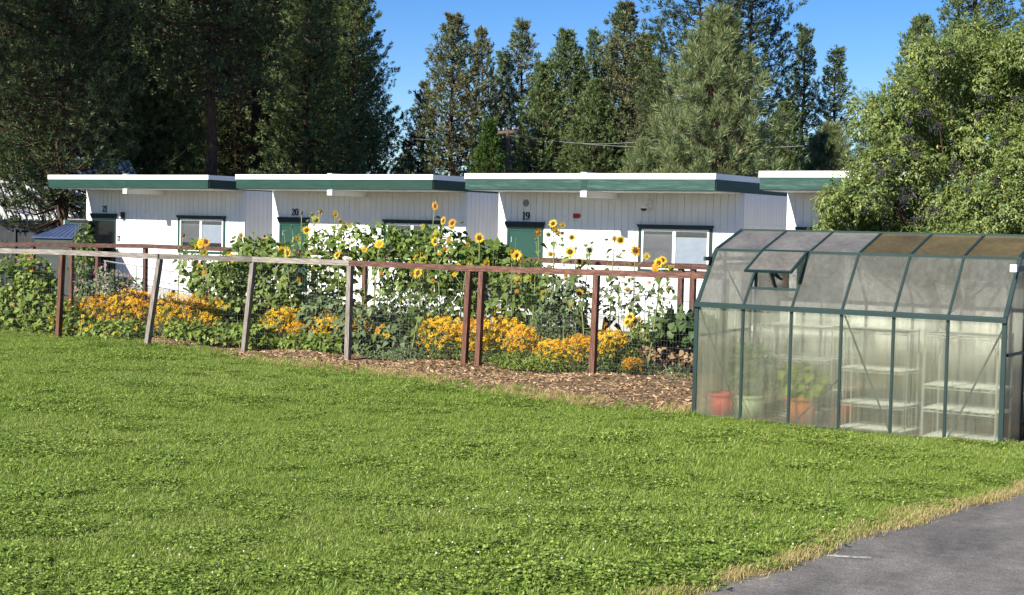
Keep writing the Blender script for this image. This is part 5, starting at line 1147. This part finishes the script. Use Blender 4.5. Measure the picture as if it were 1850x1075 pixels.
for k, px, py, d, wd, lab in (
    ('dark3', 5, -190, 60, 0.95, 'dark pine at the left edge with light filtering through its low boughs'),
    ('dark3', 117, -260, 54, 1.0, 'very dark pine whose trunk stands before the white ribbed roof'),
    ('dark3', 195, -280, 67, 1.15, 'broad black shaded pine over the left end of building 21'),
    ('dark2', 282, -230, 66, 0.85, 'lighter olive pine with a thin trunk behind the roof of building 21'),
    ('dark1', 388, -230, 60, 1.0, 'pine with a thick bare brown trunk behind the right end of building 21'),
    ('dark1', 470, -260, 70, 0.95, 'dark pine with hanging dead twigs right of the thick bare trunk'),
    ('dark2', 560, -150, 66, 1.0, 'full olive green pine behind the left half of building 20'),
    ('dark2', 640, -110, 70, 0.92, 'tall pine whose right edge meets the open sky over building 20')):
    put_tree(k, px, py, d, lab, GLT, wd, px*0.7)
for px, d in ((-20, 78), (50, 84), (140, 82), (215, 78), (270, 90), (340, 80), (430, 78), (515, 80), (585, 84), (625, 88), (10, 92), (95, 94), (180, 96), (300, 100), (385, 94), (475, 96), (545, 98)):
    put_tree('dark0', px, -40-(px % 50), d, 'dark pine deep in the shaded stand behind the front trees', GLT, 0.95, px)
tr_ = at_d(116, 380, 55)
# shade-giving pines standing to the left, outside the picture
for i, (x, y, h, lab) in enumerate(((-46.3, 16, 34, 'very tall bare stemmed pine left of the garden, nearest the fence'), (-57.5, 16, 36, 'very tall bare stemmed pine left of the garden, second from the fence'), (-66, 22, 35, 'very tall bare stemmed pine left of the garden, farthest from the fence'))):
    put_tree('tall', 0, 0, 0, lab, 'pines left of the garden', 1.0, i*1.7, H=h, xy=(x, y))
GM = 'row of pines beyond the buildings'
for k, px, py, d, wd, lab in (
    ('mid0', 820, 32, 86, 1.05, 'leftmost tall pine of the middle row, its blunt top against the sky'),
    ('mid1', 872, 55, 90, 0.85, 'brownish pine close against the right side of the leftmost middle pine'),
    ('mid1', 944, 42, 92, 1.0, 'ragged topped pine over the utility pole'),
    ('mid2', 1022, 62, 84, 1.0, 'bright green sharp pine right of the utility pole'),
    ('thin0', 1074, 52, 92, 0.9, 'thin topped pine behind the bright green sharp pine'),
    ('mid0', 1130, 13, 86, 1.15, 'tallest pine of the middle row with a spire top'),
    ('mid2', 1165, 70, 90, 1.0, 'dark pine filling the gap beside the big round tufted pine'),
    ('mid2', 985, 120, 80, 1.05, 'low full pine behind the left part of building 19'),
    ('mid2', 1075, 150, 78, 1.1, 'low full pine behind the ridge of building 19'),
    ('thin0', 908, 92, 95, 0.9, 'slim pine between the brownish pine and the ragged topped pine'),
    ('thin0', 1048, 100, 94, 0.9, 'slim pine in the gap right of the bright green sharp pine'),
    ('mid1', 1102, 88, 93, 0.8, 'slim dull pine just left of the tallest middle pine'),
    ('mid0', 1185, 120, 84, 0.9, 'shaded pine just left of the bushy young pine'),
    ('mid1', 768, 150, 88, 0.9, 'short pine at the left foot of the middle row'),
    ('mid0', 735, 272, 110, 1.3, 'small distant pine low in the gap above building 20')):
    put_tree(k, px, py, d, lab, GM, wd, px*0.37)
put_tree('cedar', 884, 222, 62, 'small bright green conifer left of the utility pole', GM, 1.0, 0.5, 'conifer')
GR = 'pines at the right behind buildings 19 and 18'
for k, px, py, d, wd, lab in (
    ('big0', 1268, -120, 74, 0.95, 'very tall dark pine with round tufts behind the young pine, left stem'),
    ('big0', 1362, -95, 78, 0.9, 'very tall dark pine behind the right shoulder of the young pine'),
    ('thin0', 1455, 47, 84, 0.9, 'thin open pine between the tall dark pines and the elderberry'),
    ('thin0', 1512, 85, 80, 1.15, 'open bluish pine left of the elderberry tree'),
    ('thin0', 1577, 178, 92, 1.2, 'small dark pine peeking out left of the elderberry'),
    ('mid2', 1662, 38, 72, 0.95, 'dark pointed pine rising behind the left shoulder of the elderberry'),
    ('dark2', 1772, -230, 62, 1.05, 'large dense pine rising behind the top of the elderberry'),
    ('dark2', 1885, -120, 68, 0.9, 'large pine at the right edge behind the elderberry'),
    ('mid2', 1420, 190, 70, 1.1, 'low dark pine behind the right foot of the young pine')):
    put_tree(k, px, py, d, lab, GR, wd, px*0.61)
put_tree('young', 1297, 38, 55, 'bushy light green young pine over the roof of building 19', GR, 1.0, 0.4)
put_tree('young', 1500, 235, 60, 'short bushy light green pine over the left roof corner of building 18', GR, 1.1, 2.4)
put_tree('young', 1160, 262, 58, 'smallest light green pine at the left foot of the bushy young pine', GR, 0.8, 1.4)

# --- blue elderberry beside building 18
def elderberry():
    rng = np.random.default_rng(201); D0 = 25.5
    c0 = at_d(1745, 420, D0); g = Vector((c0.x, c0.y, float(gz(c0.x, c0.y))))
    t = thing('elderberry_tree', 'large leafy elderberry tree with dark berry clusters behind the greenhouse', 'tree', g)
    L = [(1700, 140, 75, 60), (1620, 210, 60, 60), (1760, 130, 90, 70), (1830, 140, 90, 80), (1900, 180, 90, 90), (1640, 300, 75, 55), (1560, 350, 60, 48), (1543, 398, 60, 42), (1610, 400, 70, 50), (1700, 260, 80, 70), (1790, 250, 90, 80),
         (1700, 370, 90, 60), (1800, 370, 100, 70), (1880, 300, 100, 90), (1900, 400, 90, 80), (1640, 170, 35, 40), (1690, 95, 40, 30), (1590, 290, 35, 30), (1560, 240, 22, 10), (1516, 375, 32, 30), (1780, 85, 60, 30), (1850, 90, 60, 35), (1720, 450, 110, 60), (1600, 450, 70, 50), (1850, 460, 100, 60)]
    L += [(int(px+rx*1.0*math.cos(a)), int(py+ry*1.0*math.sin(a)), int(rx*0.34)+8, int(ry*0.34)+8) for (px, py, rx, ry), a in zip(L[:12]+L[18:21], (-2.0, 3.4, -1.6, -1.2, -1.0, 3.0, 2.8, 2.6, -2.6, -2.3, -0.8, 2.4, -2.4, -1.9, 3.3))]
    blobs = []
    for i, (px, py, rx, ry) in enumerate(L):
        dd = D0+rng.uniform(-1.0, 0.8); c = at_d(px, py, dd); k = dd/F_PX*0.90; blobs.append((np.array(c-g), np.array([rx*k, max(rx, ry)*k*0.9, ry*k])))
    P = []; Nn = []
    for c, r in blobs:
        k = int(3900*r[0]*r[2]); d = unit(rng.normal(size=(k, 3))); q = (0.5+0.55*rng.random((k, 1))); lump = 0.96+0.22*np.sin(d[:, :1]*6+c[0]*3)*np.sin(d[:, 2:]*6+c[2]*2)+0.16*(rng.random((k, 1)) < 0.10)
        P.append(c+d*q*lump*r); Nn.append(d)
    P = np.concatenate(P); Nn = np.concatenate(Nn); n = len(P)
    rach = unit(Nn*0.8+rng.normal(size=(n, 3))*0.45+np.array([0, 0, -0.25])); up = unit(Nn*0.5+np.array([0.1, -0.3, 0.8])+rng.normal(size=(n, 3))*0.3); sd = unit(np.cross(up, rach))
    parts = []; LL = 0.13
    for s, lr in ((0.35, -1), (0.35, 1), (0.65, -1), (0.65, 1), (0.95, 0)):
        pos = P+rach*(LL*s); dr = unit(rach*0.6+sd*lr*0.8+np.array([0, 0, -0.2])+rng.normal(size=(n, 3))*0.28); parts.append(scatter(lance_leaf(0.44, 0.28, 0.35), pos, dr, up, 0.059*(0.55+0.85*rng.random(n))))
    v, f = merge(parts); stuff(link('crown', npmesh('crown', v, f, M_elder), t))
    mb = MB()
    for k in range(5):
        a = k*1.3; b0 = Vector((math.cos(a)*0.15, math.sin(a)*0.15, 0)); tgt = Vector(blobs[(k*5+2) % len(blobs)][0]); mb.tube([b0, b0.lerp(tgt, 0.35)+Vector((0, 0, 0.5)), tgt], [0.09, 0.06, 0.02], 7)
    for c, r in blobs:
        c = Vector(c)+Vector((-0.15, 0.25, 0)); mb.tube([Vector((c.x*0.35, c.y*0.35, max(0.4, c.z*0.5))), c*0.7+Vector((0, 0.1, 0.1)), c*0.92], [0.026, 0.015, 0.004], 5)
    mb.obj('trunk', M_bark, t)
    octa = (np.array([(1,0,0),(-1,0,0),(0,1,0),(0,-1,0),(0,0,1),(0,0,-1)], np.float32), np.array([(0,2,4),(2,1,4),(1,3,4),(3,0,4),(2,0,5),(1,2,5),(3,1,5),(0,3,5)], np.int32)); me = []
    for k in range(3):
        m_ = 70; a = rng.random(m_)*6.28; q = np.sqrt(rng.random(m_))*0.1; p = np.stack([q*np.cos(a), q*np.sin(a), 0.02*rng.normal(size=m_)-q*q*3], 1); v, f = scatter(octa, p, rng.normal(size=(m_, 3)), rng.normal(size=(m_, 3)), 0.008+0.004*rng.random(m_)); me.append(npmesh('berry_cluster', v, f, M_berry))
    for k, (px, py) in enumerate(((1715, 95), (1655, 165), (1690, 130), (1780, 175), (1835, 180), (1770, 205), (1690, 230), (1640, 250), (1655, 275), (1610, 290), (1640, 345), (1635, 360), (1590, 315), (1655, 395), (1690, 380), (1800, 330), (1640, 215), (1585, 300), (1725, 300), (1810, 260), (1560, 375), (1672, 205), (1750, 345), (1820, 395))):
        p = at_d(px, py, D0-1.15)-g; stuff(link('berry_cluster', me[k % 3], t, p, (rad(50), 0, k*0.9+0.5), (1.25, 1.25, 1.25)))
elderberry()

# ------------------------------------------------------------------ grass, clover, chips, straw (nobody could count them)
def gn_scatter(name, pts, rots, scs, idx, protos, mats, label, cat):
    me = bpy.data.meshes.new(name); n = len(pts); me.vertices.add(n); me.vertices.foreach_set('co', np.asarray(pts, np.float32).ravel())
    a = me.attributes.new('rot', 'FLOAT_VECTOR', 'POINT'); a.data.foreach_set('vector', np.asarray(rots, np.float32).ravel())
    a = me.attributes.new('siz', 'FLOAT', 'POINT'); a.data.foreach_set('value', np.asarray(scs, np.float32))
    a = me.attributes.new('pick', 'INT', 'POINT'); a.data.foreach_set('value', np.asarray(idx, np.int32))
    me.update(); o = link(name, me)
    ng = bpy.data.node_groups.new(name, 'GeometryNodeTree')
    ng.interface.new_socket('Geometry', in_out='INPUT', socket_type='NodeSocketGeometry'); ng.interface.new_socket('Geometry', in_out='OUTPUT', socket_type='NodeSocketGeometry')
    gi = ng.nodes.new('NodeGroupInput'); go = ng.nodes.new('NodeGroupOutput'); ip = ng.nodes.new('GeometryNodeInstanceOnPoints'); g2 = ng.nodes.new('GeometryNodeGeometryToInstance')
    for p in reversed(protos):
        oi = ng.nodes.new('GeometryNodeObjectInfo'); oi.inputs['Object'].default_value = p; ng.links.new(oi.outputs['Geometry'], g2.inputs[0])
    def attr(nm, ty):
        q = ng.nodes.new('GeometryNodeInputNamedAttribute'); q.data_type = ty; q.inputs[0].default_value = nm; return q.outputs[0]
    ng.links.new(gi.outputs[0], ip.inputs['Points']); ng.links.new(g2.outputs[0], ip.inputs['Instance']); ip.inputs['Pick Instance'].default_value = True
    ng.links.new(attr('pick', 'INT'), ip.inputs['Instance Index']); ng.links.new(attr('rot', 'FLOAT_VECTOR'), ip.inputs['Rotation']); ng.links.new(attr('siz', 'FLOAT'), ip.inputs['Scale'])
    ng.links.new(ip.outputs[0], go.inputs[0])
    md = o.modifiers.new('scatter', 'NODES'); md.node_group = ng
    return tag(o, label, cat, kind='stuff')
def proto(name, v, f, mat): return bpy.data.objects.new(name, npmesh(name, v, f, mat))   # never linked: only a source for the scatter
def blades(rng, n, half, hmin, hmax, wd, lean=0.55):
    p = np.stack([(rng.random(n)-0.5)*2*half, (rng.random(n)-0.5)*2*half, np.zeros(n)], 1); h = hmin+(hmax-hmin)*rng.random(n)
    a = rng.random(n)*2*PI; ld = np.stack([np.cos(a), np.sin(a), 0*a], 1)*(lean*rng.random(n))[:, None]; s = np.stack([-np.sin(a+0.6), np.cos(a+0.6), 0*a], 1)*wd*(0.7+0.6*rng.random(n))[:, None]
    z = np.array([0, 0, 1.0]); m1 = p+(ld*0.35+z*0.6)*h[:, None]; tp = p+(ld*1.3+z*0.95)*h[:, None]
    V = np.stack([p-s, p+s, m1+s*0.75, m1-s*0.75, tp], 1).reshape(-1, 3); o = np.arange(n)*5
    Fa = np.concatenate([np.stack([o, o+1, o+2], 1), np.stack([o, o+2, o+3], 1), np.stack([o+3, o+2, o+4], 1)]); return V, Fa
rg = np.random.default_rng(303)
gp_ = [proto('grass_patch', *blades(rg, 240, 0.17, 0.016, 0.046, 0.0022, 0.8), M_blade) for _ in range(5)] + [proto('grass_patch', *blades(rg, 190, 0.17, 0.014, 0.040, 0.0022, 0.9), M_blade_pale) for _ in range(3)]
def clover_patch(rng, n=105):
    p = np.stack([(rng.random(n)-0.5)*0.32, (rng.random(n)-0.5)*0.32, 0.025+0.03*rng.random(n)], 1); parts = []; lf = (np.array([(0, 0, 0), (0.6, 0.5, 0.1), (1, 0, 0.0), (0.6, -0.5, 0.1)], np.float32), np.array([(0, 2, 1), (0, 3, 2)], np.int32))
    up = np.tile([0, -0.15, 1.0], (n, 1))+rng.normal(size=(n, 3))*0.45; a0 = rng.random(n)*6.28
    for k in range(3): parts.append(scatter(lf, p, np.stack([np.cos(a0+k*2.09), np.sin(a0+k*2.09), 0*a0], 1), up, 0.011+0.010*rng.random(n)))
    return merge(parts)
cl_ = [proto('clover_patch', *clover_patch(rg), M_clover) for _ in range(3)]
def on_lawn(rng, n, x0, x1, y0, y1):
    x = x0+(x1-x0)*rng.random(n); y = y0+(y1-y0)*rng.random(n); lb = np.interp(x, [e[0] for e in EDGE], [e[1] for e in EDGE]); ae = np.array([asph_edge(q) for q in y])
    fwd = -0.5411*x+0.8397*y; rt = 0.8398*x+0.5424*y; k = (y < lb+0.04)&(x < ae-0.10)&(fwd > 5.2)&(np.abs(rt) < fwd*0.36+0.8); x, y = x[k], y[k]; return x, y
x, y = on_lawn(rg, 60000, -28, -3, 3, 19.5)
fwd = -0.5411*x+0.8397*y; keep = rg.random(len(x)) < np.clip(1.15-fwd/42, 0.5, 1); x, y = x[keep], y[keep]
n = len(x); z = gz(x, y); fw2 = -0.5411*x+0.8397*y; cz = 0.6*np.sin(x*3.1+1.6*np.sin(y*2.3))*np.sin(y*3.4+1.3*np.sin(x*1.9))+0.42*rg.normal(size=n)+np.clip((10-fw2)/16, -0.2, 0.25)
pale = np.sin(x*0.55+1.2*np.sin(y*0.31)+2)*np.sin(y*0.7+0.9*np.sin(x*0.4))+0.5*rg.normal(size=n)
pick = np.where(cz > 0.45, 8+rg.integers(0, 3, n), np.where(pale > 0.55, 5+rg.integers(0, 3, n), rg.integers(0, 5, n))); rot = np.stack([rg.normal(size=n)*0.08, rg.normal(size=n)*0.08, rg.random(n)*6.28], 1)
gn_scatter('lawn_grass', np.stack([x, y, z], 1), rot, (0.75+0.5*rg.random(n))*(1+0.25*np.sin(x*0.8+1)*np.sin(y*0.6)), pick, gp_+cl_, None, 'short green grass and clover leaves covering the lawn', 'grass')
print('grass patches', n)
# clover blossoms near the path
x, y = on_lawn(rg, 2600, -6.5, -3.4, 6, 14); keep = (np.sin(x*2.3)*np.sin(y*1.7+1) > 0.1)&(y < 10.6); x, y = x[keep], y[keep]; n = min(len(x), 60); x, y = x[:n], y[:n]
ico = (np.array([(1,0,0),(-1,0,0),(0,1,0),(0,-1,0),(0,0,1),(0,0,-1)], np.float32), np.array([(0,2,4),(2,1,4),(1,3,4),(3,0,4),(2,0,5),(1,2,5),(3,1,5),(0,3,5)], np.int32))
v, f = scatter(ico, np.stack([x, y, gz(x, y)+0.055], 1), rg.normal(size=(n, 3)), rg.normal(size=(n, 3)), 0.006+0.004*rg.random(n))
tag(link('clover_blossoms', npmesh('clover_blossoms', v, f, M_cloverfl)), 'small white clover blossoms dotting the lawn near the path', 'flowers', kind='stuff')
# dry straw along the asphalt
n = 1500; y = 4.5+14*rg.random(n); x = np.array([asph_edge(q) for q in y])-0.24*rg.random(n)**1.6*(0.5+0.9*(np.sin(y*1.3)*0.5+0.5))+0.05
st_ = [proto('straw_tuft', *blades(rg, 26, 0.06, 0.015, 0.055, 0.0016, 1.2), M_straw) for _ in range(3)]
gn_scatter('straw_edge', np.stack([x, y, gz(x, y)], 1), np.stack([rg.normal(size=n)*0.2, rg.normal(size=n)*0.2, rg.random(n)*6.28], 1), 0.8+0.6*rg.random(n), rg.integers(0, 3, n), st_, None, 'dry yellow straw grass along the edge of the asphalt path', 'grass')
# taller grass at the foot of the greenhouse and sparse weeds on the mulch edge
tg_ = [proto('grass_tuft', *blades(rg, 40, 0.06, 0.05, 0.14, 0.003, 0.8), M_blade) for _ in range(3)]
n = 420; x = -8.3+5.0*rg.random(n); y = 16.726-0.04-0.12*rg.random(n)+(x+8.11)*math.tan(GY); xs2, ys2 = x, y
n2 = 900; x2 = -26+18*rg.random(n2); y2 = np.interp(x2, [e[0] for e in EDGE], [e[1] for e in EDGE])+0.9*rg.random(n2)**2.2-0.05
x = np.concatenate([xs2, x2]); y = np.concatenate([ys2, y2]); n = len(x)
gn_scatter('tall_grass', np.stack([x, y, gz(x, y)], 1), np.stack([rg.normal(size=n)*0.15, rg.normal(size=n)*0.15, rg.random(n)*6.28], 1), np.concatenate([0.22+0.38*rg.random(420), 0.3+0.7*rg.random(n2)]), rg.integers(0, 3, n), tg_, None, 'taller unmown grass along the greenhouse foot and the mulch edge', 'grass')
# bleached grass between lawn and mulch
n = 700; x = -16.5+8.2*rg.random(n); y = np.interp(x, [e[0] for e in EDGE], [e[1] for e in EDGE])+0.08+0.9*rg.random(n)**1.4; kp = (np.sin(x*2.2)+0.7*np.sin(x*5.1+y*3) > -0.2)&~((x > -8.3)); x, y = x[kp], y[kp]; n = len(x)
gn_scatter('dry_grass', np.stack([x, y, gz(x, y)+0.01], 1), np.stack([rg.normal(size=n)*0.2, rg.normal(size=n)*0.2, rg.random(n)*6.28], 1), 0.9+1.0*rg.random(n), rg.integers(0, 3, n), st_, None, 'bleached dry grass between the lawn and the wood chip mulch', 'grass')
# wood chips
n = 26000; x = -23+19*rg.random(n); lb = np.interp(x, [e[0] for e in EDGE], [e[1] for e in EDGE]); y = lb+(21.6-lb)*rg.random(n); keep = ~((x > -8.1)&(x < -4.3)&(y > 16.7)&(y < 19.0)); x, y = x[keep], y[keep]; n = len(x)
chip = (np.array([(-1, -0.28, 0), (-1, 0.28, 0.05), (1, 0.22, 0), (1, -0.2, 0.08), (0, 0, 0.22)], np.float32), np.array([(0, 3, 4), (3, 2, 4), (2, 1, 4), (1, 0, 4)], np.int32))
up = np.tile([0, 0, 1.0], (n, 1))+rg.normal(size=(n, 3))*0.35; dr = rg.normal(size=(n, 3)); dr[:, 2] *= 0.25
v, f = scatter(chip, np.stack([x, y, gz(x, y)+0.014+0.05*np.sin(x*2.1)*np.exp(-((y-20)/0.6)**2)], 1), dr, up, 0.02+0.03*rg.random(n))
tag(link('wood_chips', npmesh('wood_chips', v, f, M_chips)), 'loose brown wood chips strewn over the mulch strip', 'wood chips', kind='stuff')
